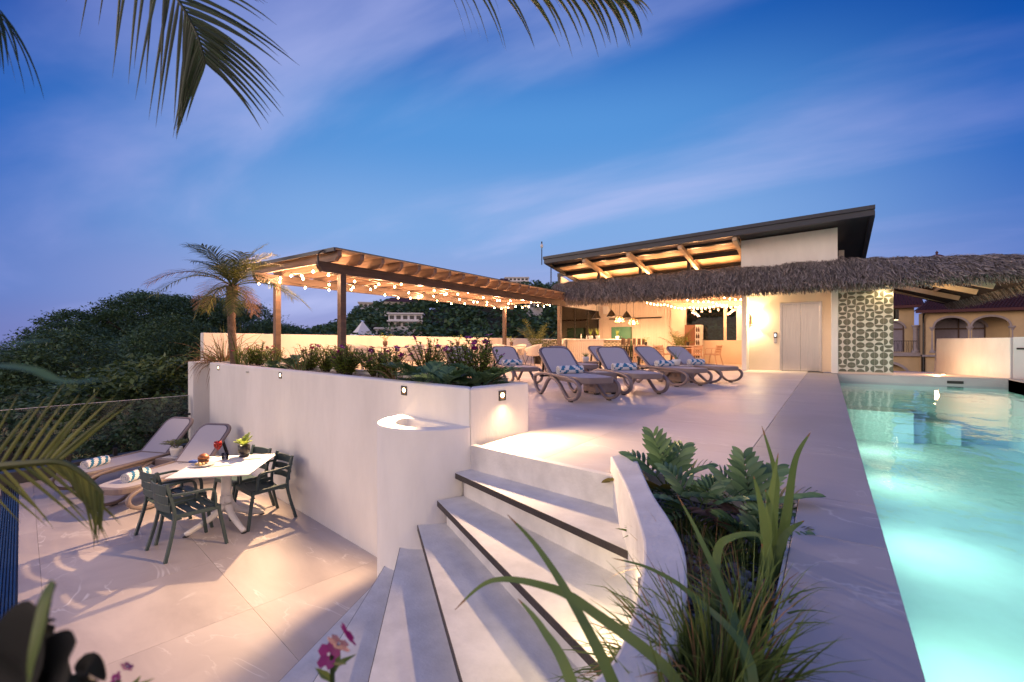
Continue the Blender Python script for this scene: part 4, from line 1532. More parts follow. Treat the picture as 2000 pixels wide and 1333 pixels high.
string_light("string of warm bulbs across the near end of the pergola", [(-8.6, 5.42, 2.46), (-9.9, 5.44, 2.44), (-11.3, 5.42, 2.36)], 6, 0.1, 8)
# clear blinds at the pergola's far end are left open


# ================================================================== sun loungers
def make_lounger(label, ang, group):
    t = thing("sun_lounger", label, "sun lounger", (0, 0, 0), 0, group)
    prof = [(1.66, .30), (1.45, .345), (1.2, .36), (.8, .352), (.4, .335), (.17, .30), (.06, .235), (.07, .14), (.17, .065), (.32, .035), (.43, .05), (.54, .12), (.68, .22), (.84, .29), (1.0, .305), (1.13, .25), (1.27, .12), (1.38, .04), (1.47, .035), (1.58, .09), (1.68, .20)]
    pts = spline([(x, 0, z) for x, z in prof] + [(prof[0][0], 0, prof[0][1])], 3)[:-1]
    mb = MB()
    mb.sweep(pts, [(-.024, -.017), (-.018, -.021), (.018, -.021), (.024, -.017), (.024, .017), (.018, .021), (-.018, .021), (-.024, .017)], closed=True, side=(0, 1, 0))
    fr = mb.mesh("side_frame", M['taupe'], True)
    fm = MB()
    fm.box((.29, -.022, 0), (.36, .022, .03))
    fm.box((1.39, -.022, 0), (1.46, .022, .03))
    fm = fm.mesh("foot", M['black'])
    for y in (-.315, .315):
        f = place(fr, "side_frame", t, (0, y, 0))
        place(fm, "foot", f, (0, 0, 0))
    # seat: a tray with a rounded foot end

    def outline(x0, x1, hw, r):
        p = [(x1, -hw), (x1, hw)]
        for k in range(9):
            a = PI / 2 * k / 8
            p.append((x0 + r - r * math.sin(a), hw - (r * 0.75) * (1 - math.cos(a))))
        for k in range(9):
            a = PI / 2 * (1 - k / 8)
            p.append((x0 + r - r * math.sin(a), -hw + (r * 0.75) * (1 - math.cos(a))))
        return p
    mb = MB()
    mb.prism(outline(.02, 1.12, .293, .22), .275, .362)
    mb.build("seat_frame", M['taupe'], t, bevel=0.014)
    mb = MB()
    mb.prism(outline(.055, 1.10, .262, .20), .362, .3645)
    s = mb.build("seat_sling", M['sling'], t)
    # back: the same outline tilted up at the hinge
    ca, sa = math.cos(ang), math.sin(ang)

    def tilt(pts, z):
        return [(1.09 + ca * x - sa * z, y, .355 + sa * x + ca * z) for x, y in pts]

    def slabt(pts, z0, z1):
        mb = MB()
        n = len(pts)
        mb.add(tilt(pts, z0) + tilt(pts, z1), [tuple(range(n))[::-1], tuple(range(n, 2 * n))] + [(i, (i + 1) % n, n + (i + 1) % n, n + i) for i in range(n)])
        return mb

    def backo(L, hw, r):
        q = [(0.0, -hw), ]
        for k in range(9):
            a = PI / 2 * k / 8
            q.append((L - r + r * math.sin(a), -hw + r * (1 - math.cos(a))))
        for k in range(9):
            a = PI / 2 * (1 - k / 8)
            q.append((L - r + r * math.sin(a), hw - r * (1 - math.cos(a))))
        q.append((0.0, hw))
        return q
    LB = .70
    b = slabt(backo(LB, .305, .15), -.028, .014).build("back_frame", M['taupe'], t, bevel=0.013)
    slabt([(x + .02, y) for x, y in backo(LB - .05, .268, .12)], .0145, .0165).build("piping", M['piping'], b)
    slabt([(x + .02, y) for x, y in backo(LB - .064, .256, .112)], .0168, .019).build("back_sling", M['sling'], t)
    mb = MB()
    for y in (-.25, .25):
        mb.bar((1.09 + ca * .45, y, .355 + sa * .45 - .03), (1.5, y, .30), .03, .03)
    mb.bar((1.5, -.30, .30), (1.5, .30, .30), .035, .03)
    mb.build("back_prop", M['black'], t)
    return t


def lounge_at(o, mid, axis, label):                 # mid = middle of the two front feet
    a = math.atan2(axis[1], axis[0])
    loc = (mid[0] - math.cos(a) * .32, mid[1] - math.sin(a) * .32, mid[2] if len(mid) > 2 else 0)
    if o.get('used'):
        return copy_tree(o, loc, a, label)
    o['used'] = 1
    o.location, o.rotation_euler = loc, (0, 0, a)
    return o


LA = make_lounger("grey sun lounger on the deck nearest the camera, first of the front row", math.radians(37), "sun loungers on the upper deck")
deck_l = [((-2.855, 6.11), (-.81, .585), ""), ((-2.53, 7.385), (-.72, .69), "grey sun lounger, second in the front row, just right of the first brown box table"),
          ((-2.26, 9.36), (-.867, .498), "grey sun lounger, third in the front row, left of the white pot's box table"),
          ((-1.89, 10.55), (-.877, .48), "grey sun lounger at the right end of the front row nearest the lift"),
          ((-5.21, 7.9), (-.82, .57), "grey sun lounger right behind the planter's end with a striped towel on it"),
          ((-4.2, 11.05), (-.85, .52), "grey back row sun lounger with only its back showing beside the white plant pot"),
          ((-4.66, 9.66), (-.85, .52), "grey sun lounger hidden behind the nearest lounger with only its seat end showing"),
          ((-6.15, 7.35), (-.82, .57), "grey sun lounger behind the planter flowers with only its back top showing")]
for m_, a_, l_ in deck_l:
    lounge_at(LA, m_, a_, l_)
LB_ = make_lounger("grey sun lounger on the lower terrace next to the patio chairs, head against the wall", math.radians(50), "sun loungers on the lower terrace")
LB_.scale = (1.2, 1, 1)
LB_.location, LB_.rotation_euler = (-7.66, 1.80, LOW), (0, 0, math.radians(115))
copy_tree(LB_, (-9.03, 1.68, LOW), math.radians(111), "grey sun lounger on the lower terrace nearest the glass railing")


def towel_mesh(double):
    mb = MB()
    n, m = 22, 14
    L = .44
    base = 0
    for i in range(n):
        for c in range(m):
            pass
    rings = []
    for i in range(n + 1):
        x = -L / 2 + L * i / n
        r = .066 * (1 - .10 * abs(2 * i / n - 1) ** 4) * (1 + .04 * math.sin(i * 1.9))
        rings.append([(x, math.cos(2 * PI * c / m) * r * 1.12, r * .92 + math.sin(2 * PI * c / m) * r) for c in range(m)])
    for i in range(n):
        for c in range(m):
            d = (c + 1) % m
            s = abs(i - n / 2 + .5) if double else i
            mb.k = 1 if (s * .9 + c * .8) % 6.4 < 2.7 else 0
            mb.add([rings[i][c], rings[i + 1][c], rings[i + 1][d], rings[i][d]], [(0, 1, 2, 3)])
    mb.k = 0
    for e in (0, n):
        x = rings[e][0][0]
        for q in range(5):                           # coiled end
            r0 = .066 * (1 - q / 5)
            r1 = .066 * (1 - (q + .7) / 5)
            v = [(x + (.004 if q % 2 else -.004), math.cos(2 * PI * c / m) * r0, .061 + math.sin(2 * PI * c / m) * r0) for c in range(m)] + \
                [(x, math.cos(2 * PI * c / m) * r1, .061 + math.sin(2 * PI * c / m) * r1) for c in range(m)]
            mb.add(v, [(c, (c + 1) % m, m + (c + 1) % m, m + c) for c in range(m)])
    me = mb.mesh("rolled_towel", [M['towel'], M['towel_blue']], True)
    return me


TW = towel_mesh(True)
tl = ["rolled blue and white striped towel on the nearest deck lounger", "rolled blue and white striped towel on the second lounger of the front row", "rolled blue and white striped towel on the third lounger of the front row",
      "rolled blue and white striped towel on the front row's right end lounger", "rolled blue and white striped towel on the lounger behind the planter's end", "small looking rolled striped towel on the back row lounger beside the white pot"]
for (m_, a_, _), lab in zip(deck_l, tl):
    a = math.atan2(a_[1], a_[0])
    k = .98 - .32
    o = place(TW, "rolled_towel", None, (m_[0] + math.cos(a) * k, m_[1] + math.sin(a) * k, .365), a + PI / 2 + rnd.uniform(-.1, .1))
    tag(o, lab, "towel", "rolled towels on the deck loungers")
TW2 = towel_mesh(False)
for (x, y), lab in (((-7.84, 2.20), "rolled striped towel on the foot end of the terrace lounger beside the patio chairs"), ((-9.18, 2.08), "rolled striped towel on the foot end of the terrace lounger by the glass railing")):
    o = place(TW2, "rolled_towel", None, (x, y, LOW + .365), 2.15)
    o.scale = (.82, 1.0, 1.0)
    tag(o, lab, "towel", "rolled towels on the terrace loungers")


def box_table(label, loc, rz):
    t = thing("side_table", label, "side table", loc, rz, "brown box side tables")
    mb = MB()
    w, d, h = .23, .20, .36
    mb.box((-w, -d, .03), (w, d, h))
    mb.build("body", M['taupe'], t, bevel=0.012)
    mb = MB()
    for sx in (-1, 1):
        for q in range(4):
            r = .05 + q * .026
            pts = [(math.cos(a) * r, sx * (d + .001), .12 + math.sin(a) * r) for a in [PI * k / 10 for k in range(11)]]
            mb.tube(pts, .006, 4)
            pts = [(sx * (w + .001), math.cos(a) * r, .12 + math.sin(a) * r) for a in [PI * k / 10 for k in range(11)]]
            mb.tube(pts, .006, 4)
    mb.build("ring_relief", M['taupe'], t)
    for x in (-.19, .19):
        for y in (-.16, .16):
            mb = MB()
            mb.box((x - .03, y - .03, 0), (x + .03, y + .03, .03))
            mb.build("foot", M['black'], t)
    return t


bt1 = box_table("brown box side table between the first two front row loungers", (-3.18, 7.18, 0), math.radians(-38))
copy_tree(bt1, (-2.66, 10.22, 0), math.radians(-30), "brown box side table carrying a white pot between the two right hand loungers")
copy_tree(bt1, (-5.2, 10.85, 0), math.radians(-32), "brown box side table in the back row carrying a white pot with a spiky plant")
copy_tree(bt1, (-8.88, 3.04, LOW), math.radians(22), "brown box side table between the two loungers of the lower terrace")
for loc, rz, lab in (((-3.2, 7.16, .361), -.7, "white leaflet tray on the box table between the first two loungers"), ((-2.55, 10.24, .361), -.5, "white leaflet tray beside the white pot on the deck box table"), ((-8.86, 3.0, LOW + .361), .5, "grey tray under the white pot on the terrace box table")):
    mb = MB()
    mb.box((-.15, -.1, 0), (.15, .1, .012))
    mb.box((-.11, -.07, .0125), (.08, .06, .016))
    tag(mb.build("tray", M['plate'], None, loc=loc, rz=rz, bevel=0.004), lab, "tray")


# ================================================================== slatted armchairs and patio table
def armchair(label, m, group):
    t = thing("armchair", label, "chair", (0, 0, 0), 0, group)
    S4 = [(-.016, -.014), (.016, -.014), (.016, .014), (-.016, .014)]
    for sx in (-1, 1):
        mb = MB()
        mb.sweep(spline([(sx * .262, .275, 0), (sx * .243, .235, .25), (sx * .235, .205, .43)], 3), S4, side=(1, 0, 0))
        mb.build("leg", m, t)
        mb = MB()
        mb.sweep(spline([(sx * .258, -.30, 0), (sx * .236, -.235, .25), (sx * .222, -.205, .44), (sx * .218, -.235, .62), (sx * .21, -.275, .79)], 3), S4, side=(1, 0, 0))
        mb.build("leg", m, t)
        mb = MB()
        mb.sweep(spline([(sx * .24, .17, .44), (sx * .252, .165, .54), (sx * .255, .15, .62), (sx * .255, .10, .652), (sx * .25, -.05, .655), (sx * .232, -.235, .665)], 4), [(-.017, -.011), (.017, -.011), (.017, .011), (-.017, .011)], side=(1, 0, 0))
        mb.build("armrest", m, t)
        mb = MB()
        mb.bar((sx * .235, .215, .425), (sx * .224, -.21, .435), .028, .04)
        mb.build("side_rail", m, t)
    mb = MB()
    mb.bar((-.235, .215, .42), (.235, .215, .42), .03, .045)
    mb.build("front_rail", m, t)
    ys = [.205, .115, .03, -.055, -.14]
    for k, y in enumerate(ys):
        mb = MB()
        z0 = .447 - .012 * k
        for sg in range(6):
            x0, x1 = -.222 + sg * .074, -.222 + (sg + 1) * .074
            za, zb = z0 - .022 * (1 - (x0 / .222) ** 2), z0 - .022 * (1 - (x1 / .222) ** 2)
            ya, yb = y + .015 * (1 - (x0 / .222) ** 2), y + .015 * (1 - (x1 / .222) ** 2)
            mb.hexa([(x0, ya - .072, za - .008), (x1, yb - .072, zb - .008), (x1, yb, zb - .008), (x0, ya, za - .008)], [(x0, ya - .072, za + .004), (x1, yb - .072, zb + .004), (x1, yb, zb + .004), (x0, ya, za + .004)])
        mb.build("seat_slat", m, t)
    for z, h in ((.72, .095), (.615, .075), (.52, .07)):
        mb = MB()
        pts = []
        for sg in range(9):
            x = -.212 + sg * .053
            y = -.235 - .04 * (z - .5) / .25 - .035 * (1 - (x / .212) ** 2)
            pts.append((x, y, z))
        mb.sweep(pts, [(-.007, -h / 2), (.007, -h / 2), (.007, h / 2), (-.007, h / 2)])
        mb.build("back_slat", m, t)
    return t


ch = armchair("dark petrol green slatted armchair nearest the camera at the patio table", M['petrol'], "petrol green armchairs at the patio table")
ch.location = (-5.79, 2.085, LOW)
copy_tree(ch, (-6.40, 2.17, LOW), math.radians(4), "dark petrol green armchair behind the nearest one at the patio table's left side")
copy_tree(ch, (-5.91, 2.945, LOW), math.radians(176), "dark petrol green armchair standing in front of the white wall at the patio table")
copy_tree(ch, (-6.52, 2.97, LOW), math.radians(183), "dark petrol green armchair tucked in at the far side of the patio table, mostly hidden")

tb = thing("patio_table", "white square patio table on a splayed white pedestal on the lower terrace", "table", (-6.10, 2.60, LOW), math.radians(45.5))
mb = MB()
mb.prism([(-.43, -.50), (.43, -.50), (.43, .50), (-.43, .50)], .728, .740)
mb.prism([(-.40, -.47), (.40, -.47), (.40, .47), (-.40, .47)], .716, .7278)
mb.build("tabletop", M['table_white'], tb, bevel=0.004)
mb = MB()
mb.lathe([(.058, .20), (.055, .45), (.055, .70), (.12, .7155)], 18)
mb.build("column", M['table_white'], tb, smooth=True)
for k in range(4):
    a = PI / 4 + k * PI / 2
    c, s = math.cos(a), math.sin(a)
    mb = MB()
    mb.tube(spline([(c * .015, s * .015, .36), (c * .05, s * .05, .25), (c * .16, s * .16, .14), (c * .44, s * .44, .024)], 4), [.05, .05, .048, .046, .045, .043, .04, .038, .036, .034, .032, .03, .028], 10)
    l = mb.build("leg", M['table_white'], tb, smooth=True)
    mb = MB()
    mb.lathe([(.03, 0), (.03, .008)], 10, (c * .435, s * .435, 0))
    mb.build("glide", M['black'], l)

TT = LOW + .741
gt = thing("cocktail_glass", "stemmed glass of red cocktail with a dark garnish on the patio table", "glass", (-6.62, 2.72, TT))
mb = MB()
mb.lathe([(.034, 0), (.034, .003), (.005, .008), (.004, .085), (.03, .11), (.048, .14), (.05, .17), (.042, .205)], 18)
mb.build("glass", M['clear'], gt, smooth=True)
mb = MB()
mb.lathe([(0.004, .092), (.028, .112), (.046, .141), (.048, .17), (.043, .198), (0, .199)], 18)
mb.build("drink", M['drink'], gt, smooth=True)
mb = MB()
mb.blade([(.01, 0, .19), (.035, 0, .215), (.07, .01, .235)], .03)
mb.blade([(.01, .01, .19), (.02, .03, .22), (.05, .05, .235)], .025)
mb.build("garnish", M['maroon'], gt)
gt = thing("tumbler", "short tumbler of pale drink on the patio table by the pot", "glass", (-6.37, 2.70, TT))
mb = MB()
mb.lathe([(.033, 0), (.036, .004), (.042, .085), (.039, .085), (.034, .01)], 18)
mb.build("glass", M['clear'], gt, smooth=True)
mb = MB()
mb.lathe([(.032, .011), (.037, .065), (0, .066)], 18)
mb.build("drink", M['juice'], gt, smooth=True)
mb = MB()
mb.tube([(.0, 0, .02), (.05, .02, .12)], .003, 5)
mb.build("straw", M['black'], gt)
mb = MB()
mb.box((-.19, -.11, 0), (.19, .11, .012))
tag(mb.build("slate_tray", M['plate'], None, loc=(-6.24, 2.90, TT), rz=.95, bevel=.003), "grey tray under the black footed pot on the patio table", "tray")
pt = thing("dinner_plate", "round grey plate carrying the burger and potatoes on the patio table", "plate", (-6.30, 2.42, TT))
mb = MB()
mb.lathe([(.07, 0), (.075, .004), (.13, .014), (.135, .018), (.128, .018), (.07, .008), (0, .008)], 28)
mb.build("dish", M['plate'], pt, smooth=True)
bg = thing("burger", "glossy brown burger bun on the patio table's plate", "food", (-6.36, 2.45, TT + .019))
mb = MB()
mb.lathe([(.05, 0), (.058, .012), (.056, .026), (.05, .028)], 18)
mb.build("bottom_bun", M['bun'], bg, smooth=True)
mb = MB()
mb.lathe([(.056, .0285), (.064, .034), (.06, .044), (.054, .046)], 14)
mb.build("patty", M['pot_brown'], bg, smooth=True)
mb = MB()
mb.lathe([(.05, .0465), (.063, .056), (.06, .078), (.04, .10), (.015, .11), (0, .111)], 18)
mb.build("top_bun", M['bun'], bg, smooth=True)
po = None
for k, (x, y) in enumerate(((-6.28, 2.375), (-6.245, 2.40), (-6.30, 2.35), (-6.23, 2.36))):
    mb = MB()
    mb.lathe([(0, 0), (.017, .006), (.022, .018), (.016, .032), (0, .037)], 10)
    o = mb.build("potato", M['potato'], None, smooth=True, loc=(x, y, TT + .015))
    o.scale = (1.15, .9, .9)
    tag(o, "roast potato lying in front of the burger on the plate", "food", "roast potatoes on the plate")
mb = MB()
mb.prism([(-.06, -.04), (.06, -.04), (.065, .04), (-.055, .045)], 0, .03)
tag(mb.build("napkin", M['napkin'], None, loc=(-6.53, 2.42, TT), rz=.5, bevel=.012), "folded blue napkin left of the burger on the patio table", "napkin")
for loc, lab, nm in (((-6.09, 2.50, TT), "fork lying nearest the plate on the patio table", "fork"), ((-6.06, 2.55, TT), "knife lying right of the fork on the patio table", "knife"), ((-6.60, 2.37, TT), "second fork lying beside the blue napkin on the patio table", "fork")):
    mb = MB()
    mb.box((-.006, -.10, 0), (.006, .02, .004))
    mb.box((-.010, .021, 0), (.010, .09, .003))
    tag(mb.build(nm, M['steel'], None, loc=loc, rz=-.55), lab, nm)


# ================================================================== tub chairs, tables, stools
def tub(label):
    t = thing("tub_chair", label, "chair", (0, 0, 0), 0, "tub chairs under the pergola")
    mb = MB()
    nu, nv = 20, 6
    vs_, fs = [], []
    for i in range(nu + 1):
        a = math.radians(-145 + 290 * i / nu) - PI / 2
        bk = 0.5 + 0.5 * math.cos(math.radians(-145 + 290 * i / nu))
        top = .62 + .21 * bk ** 1.1
        for j in range(nv + 1):
            f = j / nv
            r = .20 + .105 * math.sin(f * PI / 2) + .02 * f * bk
            vs_.append((math.cos(a) * r * 1.02, math.sin(a) * r, .40 + (top - .40) * f))
    for i in range(nu):
        for j in range(nv):
            fs.append((i * (nv + 1) + j, (i + 1) * (nv + 1) + j, (i + 1) * (nv + 1) + j + 1, i * (nv + 1) + j + 1))
    mb.add(vs_, fs)
    o = mb.build("shell", M['tub'], t, smooth=True)
    so_ = o.modifiers.new("thickness", 'SOLIDIFY')
    so_.thickness = .014
    mb = MB()
    mb.lathe([(.10, .375), (.22, .40), (.265, .43), (.25, .445), (0, .44)], 20)
    mb.build("seat", M['tub'], t, smooth=True)
    for sx in (-1, 1):
        for sy in (-1, 1):
            mb = MB()
            mb.tube([(sx * .12, sy * .12, .385), (sx * .22, sy * .23, 0)], .010, 6)
            mb.build("leg", M['black'], t)
    return t


tu = None
rt = None
pp = None


def small_pot(label, loc, group, kind='brown'):
    t = thing("potted_plant", label, "potted plant", loc, rnd.uniform(0, 6), group)
    mb = MB()
    mb.lathe([(.05, 0), (.045, .03), (.035, .035), (.06, .05), (.066, .15), (.058, .15), (.055, .12), (0, .12)], 16)
    mb.build("pot", M['pot_brown'] if kind == 'brown' else M['black'], t, smooth=True)
    mb = MB()
    r2 = random.Random(len(label) * 7 + int(loc[1] * 10))
    for k in range(11):
        a = r2.uniform(0, 2 * PI)
        ln = r2.uniform(.10, .24)
        tip = V((math.cos(a) * ln * .55, math.sin(a) * ln * .55, .14 + ln * .85))
        mb.tube([(0, 0, .11), tip], .003, 4)
        d = V((math.cos(a), math.sin(a), r2.uniform(-.7, .4))).normalized()
        mb.blade([tip, tip + d * .045, tip + d * .10], .055, prof='oval', fold=.1)
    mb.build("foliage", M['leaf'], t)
    return t


names = ["nearest the camera", "in mid pergola", "at the pergola's far end"]
for k, y in enumerate((8.1, 11.0, 14.0)):
    if rt is None:
        rt = thing("round_table", "pale round dining table under the pergola " + names[k], "table", (-9.8, y, 0), 0, "round dining tables under the pergola")
        mb = MB()
        mb.lathe([(.52, .725), (.53, .735), (.53, .75), (.52, .757)], 32)
        mb.build("tabletop", M['tub'], rt)
        mb = MB()
        mb.lathe([(.26, 0), (.26, .015), (.04, .03), (.035, .70), (.12, .724)], 18)
        mb.build("pedestal", M['black'], rt, smooth=True)
    else:
        copy_tree(rt, (-9.8, y, 0), 0, "pale round dining table under the pergola " + names[k])
    small_pot("yellow green plant in a footed brown pot, table " + names[k], (-9.72, y - .05, .758), "brown pots on the pergola tables")
    for q, (dx, dy, a) in enumerate(((.88, .18, 90), (-.88, -.05, -90), (.22, -.88, 10), (-.25, .88, 172))):
        side = ["on its deck side", "on its parapet side", "at its near end", "at its far end"][q]
        lab = "pale tub chair at the round table " + names[k] + ", " + side
        if tu is None:
            tu = tub(lab)
            tu.location, tu.rotation_euler = (-9.8 + dx, y + dy, 0), (0, 0, math.radians(a))
        else:
            copy_tree(tu, (-9.8 + dx, y + dy, 0), math.radians(a), lab)

stl = thing("bar_stool", "dark bar stool nearest the camera at the bar's right side", "bar stool", (-6.88, 17.35, 0), math.radians(90), "dark bar stools along the bar's right side")
mb = MB()
mb.prism([(-.20, -.19), (.20, -.19), (.20, .20), (-.20, .20)], .72, .75)
mb.build("seat", M['black'], stl, bevel=.01)
mb = MB()
mb.sweep([(-.19, -.20, .93), (-.1, -.235, .93), (0, -.245, .93), (.1, -.235, .93), (.19, -.20, .93)], [(-.008, -.13), (.008, -.13), (.008, .13), (-.008, .13)])
mb.build("backrest", M['wood'], stl)
for sx in (-1, 1):
    for sy in (-1, 1):
        mb = MB()
        mb.bar((sx * .18, sy * .17, .72), (sx * .23, sy * .23, 0), .03, .03)
        mb.build("leg", M['black'], stl)
    mb = MB()
    mb.bar((sx * .19, -.19, .75), (sx * .19, -.21, .84), .025, .02)
    mb.build("back_post", M['black'], stl)
mb = MB()
for a, b in (((-.21, .21, .25), (.21, .21, .25)), ((-.21, -.21, .25), (.21, -.21, .25)), ((-.21, -.21, .25), (-.21, .21, .25)), ((.21, -.21, .25), (.21, .21, .25))):
    mb.bar(a, b, .022, .022)
mb.build("footrest", M['black'], stl)
for k, lab in enumerate(("dark bar stool second in the row along the bar's side", "dark bar stool in the middle of the row along the bar's side", "dark bar stool fourth in the row, partly behind a table", "dark bar stool farthest back along the bar's side")):
    copy_tree(stl, (-6.88, 17.95 + k * .6, 0), math.radians(90 + rnd.uniform(-6, 6)), lab)

pc = armchair("pale slatted armchair standing alone below the bar's back window", M['pale_resin'], "pale armchairs in the bar")
pc.location, pc.rotation_euler = (-3.75, 19.25, 0), (0, 0, math.radians(75))
for loc, a, lab in (((-4.3, 18.45, 0), 60, "pale slatted armchair at the dining table in front of the fridge"), ((-5.45, 18.35, 0), -20, "pale slatted armchair at the left side of the bar's dining table"), ((-5.95, 17.3, 0), 5, "pale slatted armchair at the small table by the stools")):
    copy_tree(pc, loc, math.radians(a), lab)
dt = thing("dining_table", "pale square dining table in front of the bar's back window", "table", (-4.85, 19.05, 0), .2)
mb = MB()
mb.box((-.42, -.42, .73), (.42, .42, .755))
mb.build("tabletop", M['tub'], dt, bevel=.004)
for sx in (-1, 1):
    for sy in (-1, 1):
        mb = MB()
        mb.bar((sx * .38, sy * .38, .73), (sx * .38, sy * .38, 0), .045, .045)
        mb.build("leg", M['pale_resin'], dt)
copy_tree(dt, (-5.95, 18.05, 0), .1, "pale square dining table beside the bar stools")
small_pot("small plant in a dark pot on the table beside the bar stools", (-6.0, 18.0, .756), "dark pots in the bar", 'black')
small_pot("small plant in a dark pot on the table in front of the fridge", (-4.62, 19.0, .756), "dark pots in the bar", 'black')
fg = thing("bottle_fridge", "brown display fridge with bottles below the bar's back window", "fridge", (-4.65, 20.1, 0))
bx("cabinet", (-.30, -.28, 0), (.12, .28, 1.62), M['cardboard'], fg, .01)
bx("shelf_frame", (.121, -.28, 0), (.32, .28, 1.62), M['plaster'], fg, .005)
for j in range(5):
    for i in range(2):
        mb = MB()
        mb.lathe([(.03, 0), (.032, .12), (.012, .17), (.012, .21)], 8)
        mb.build("bottle", M['pot_brown'], fg, loc=(.18 + i * .08, -.31, .25 + j * .27))
for j in range(5):
    bx("shelf", (.13, -.36, .235 + j * .27), (.31, -.281, .249 + j * .27), M['plaster'], fg)
bottles = None
for k in range(6):
    mb = MB()
    h = (.22, .13, .16, .19, .12, .17)[k]
    mb.lathe([(.03, 0), (.034, h * .5), (.014, h * .75), (.014, h)], 10)
    o = mb.build("bottle", M['clear'] if k % 2 else M['pot_white'], None, smooth=True, loc=(-8.55 + k * .13, 17.4 + .05 * (k % 2), 1.031))
    tag(o, ("tallest pale bottle, leftmost on the bar counter", "shortest clear bottle on the bar counter's left half", "white bottle third from the left on the bar counter", "tall clear bottle fourth on the bar counter", "short white bottle fifth on the bar counter", "clear bottle rightmost of the row on the bar counter")[k], "bottle", "bottles on the bar counter")


# ================================================================== plants
def arc(p, d, ln, droop, n=6):                       # a stalk that starts along d and bends down
    p, d = V(p), V(d).normalized()
    out = [p.copy()]
    for k in range(n):
        p = p + d * (ln / n)
        d = (d + V((0, 0, -droop / n))).normalized()
        out.append(p.copy())
    return out


def feather(mb, rachis, ln, n, w, droop=0.5, spread=1.0, rr=rnd, twist=0.0, prof='blade', start=0.12, seg=4, fold=0.0):
    R_ = spline(rachis, 6)
    m = len(R_) - 1
    for k in range(n):
        f = start + (1 - start) * (k + .5) / n
        i = min(m - 1, int(f * m))
        p = R_[i] + (R_[i + 1] - R_[i]) * (f * m - i)
        t = (R_[i + 1] - R_[i]).normalized()
        sd = t.cross(V((0, 0, 1)))
        if sd.length < .05:
            sd = V((1, 0, 0))
        sd.normalize()
        up = sd.cross(t)
        l = ln * (math.sin(PI * (.12 + .80 * f)) ** .6) * rr.uniform(.85, 1.1)
        for sg in (-1, 1):
            d = (sd * sg * spread + t * (.55 + .5 * f) + up * (.25 + twist) + V((rr.gauss(0, .07), rr.gauss(0, .07), rr.gauss(0, .07)))).normalized()
            mb.blade(arc(p, d, l, droop, seg), w, nrm=up, prof=prof, fold=fold)


def palm_frond(parent, rachis, ln, n, w, m, droop=.6, rr=rnd, thick=.012):
    mb = MB()
    R_ = spline(rachis, 5)
    mb.tube(R_, [thick * (1 - .8 * i / len(R_)) for i in range(len(R_))], 5)
    feather(mb, rachis, ln, n, w, droop, 1.0, rr)
    return mb.build("frond", m, parent)


# the small palm on the planter
rp = random.Random(5)
pm = thing("palm_tree", "small palm with a rough leaning trunk at the planter's left end, lit by the bulbs", "palm tree", (-10.02, 4.43, .40))
tp = [(0, 0, -.1), (.0, 0, .1), (-.10, .0, .45), (-.14, 0, .85), (-.14, 0, 1.25), (-.10, 0, 1.6)]
T_ = spline(tp, 8)
mb = MB()
mb.tube(T_, [.088 - .02 * min(1, i / 14) + (.035 * max(0, (i - 26)) / 14) for i in range(len(T_))], 12)
trunk = mb.build("trunk", M['trunk'], pm, smooth=True)
mb = MB()
for i in range(1, len(T_) - 1):
    for s2 in range(2):
        p0 = T_[i] + (T_[i + 1] - T_[i]) * (s2 * .5)
        f = i / len(T_)
        r = .088 - .02 * min(1, i / 14) + (.035 * max(0, (i - 26)) / 14)
        for c in range(9):
            a = 2 * PI * (c + .5 * ((2 * i + s2) % 2)) / 9
            d = V((math.cos(a), math.sin(a), 0))
            tan = V((-d.y, d.x, 0))
            o_ = p0 + d * r * .96
            up = .035 + (.07 if f > .72 else 0) * rp.random()
            tipp = o_ + d * (.018 + (.05 if f > .72 else 0) * rp.random()) + V((0, 0, up))
            mb.add([o_ - tan * .024, o_ + tan * .024, o_ + V((0, 0, -.022)), tipp], [(0, 2, 1), (0, 1, 3), (1, 2, 3), (2, 0, 3)])
mb.build("leaf_scars", M['trunk'], pm, kind='stuff')
top = T_[-1]
for k in range(21):
    a = 2 * PI * k * .381966 + .4
    if k < 9:
        el, ln, dr = rp.uniform(.75, 1.35), rp.uniform(.95, 1.2), 1.1
    elif k < 17:
        el, ln, dr = rp.uniform(.35, .8), rp.uniform(1.3, 1.65), 1.5
    else:
        el, ln, dr = rp.uniform(-.1, .25), rp.uniform(.8, 1.05), 2.4
    d = V((math.cos(a) * math.cos(el), math.sin(a) * math.cos(el), math.sin(el)))
    m = M['palm_dry'] if k in (9, 12, 19, 22) else M['palm']
    palm_frond(pm, arc(top + V((0, 0, .02)), d, ln, dr, 7), .46 if k < 17 else .36, 34, .021, m, .8, rp)


def grass(name, label, cat, loc, n, ln, w, m, seed, spread=.9, droop=1.4, group=None, base=.05, dry=0.0, part="blades"):
    rr = random.Random(seed)
    t = thing(name, label, cat, loc, 0, group)
    mbs = [MB(), MB()]
    for k in range(n):
        a = rr.uniform(0, 2 * PI)
        el = PI / 2 - abs(rr.gauss(0, .45)) * spread
        d = (math.cos(a) * math.cos(el), math.sin(a) * math.cos(el), math.sin(el))
        l = ln * rr.uniform(.5, 1.1)
        b = base * rr.random()
        mbs[1 if rr.random() < dry else 0].blade(arc((math.cos(a) * b, math.sin(a) * b, 0), d, l, droop * rr.uniform(.3, 1.3), 6), w * rr.uniform(.6, 1.2), nrm=(math.cos(a + 1.2), math.sin(a + 1.2), .8), fold=.12)
    mbs[0].build(part, m, t)
    if mbs[1].f:
        mbs[1].build("dry_blades", M['straw'], t)
    return t


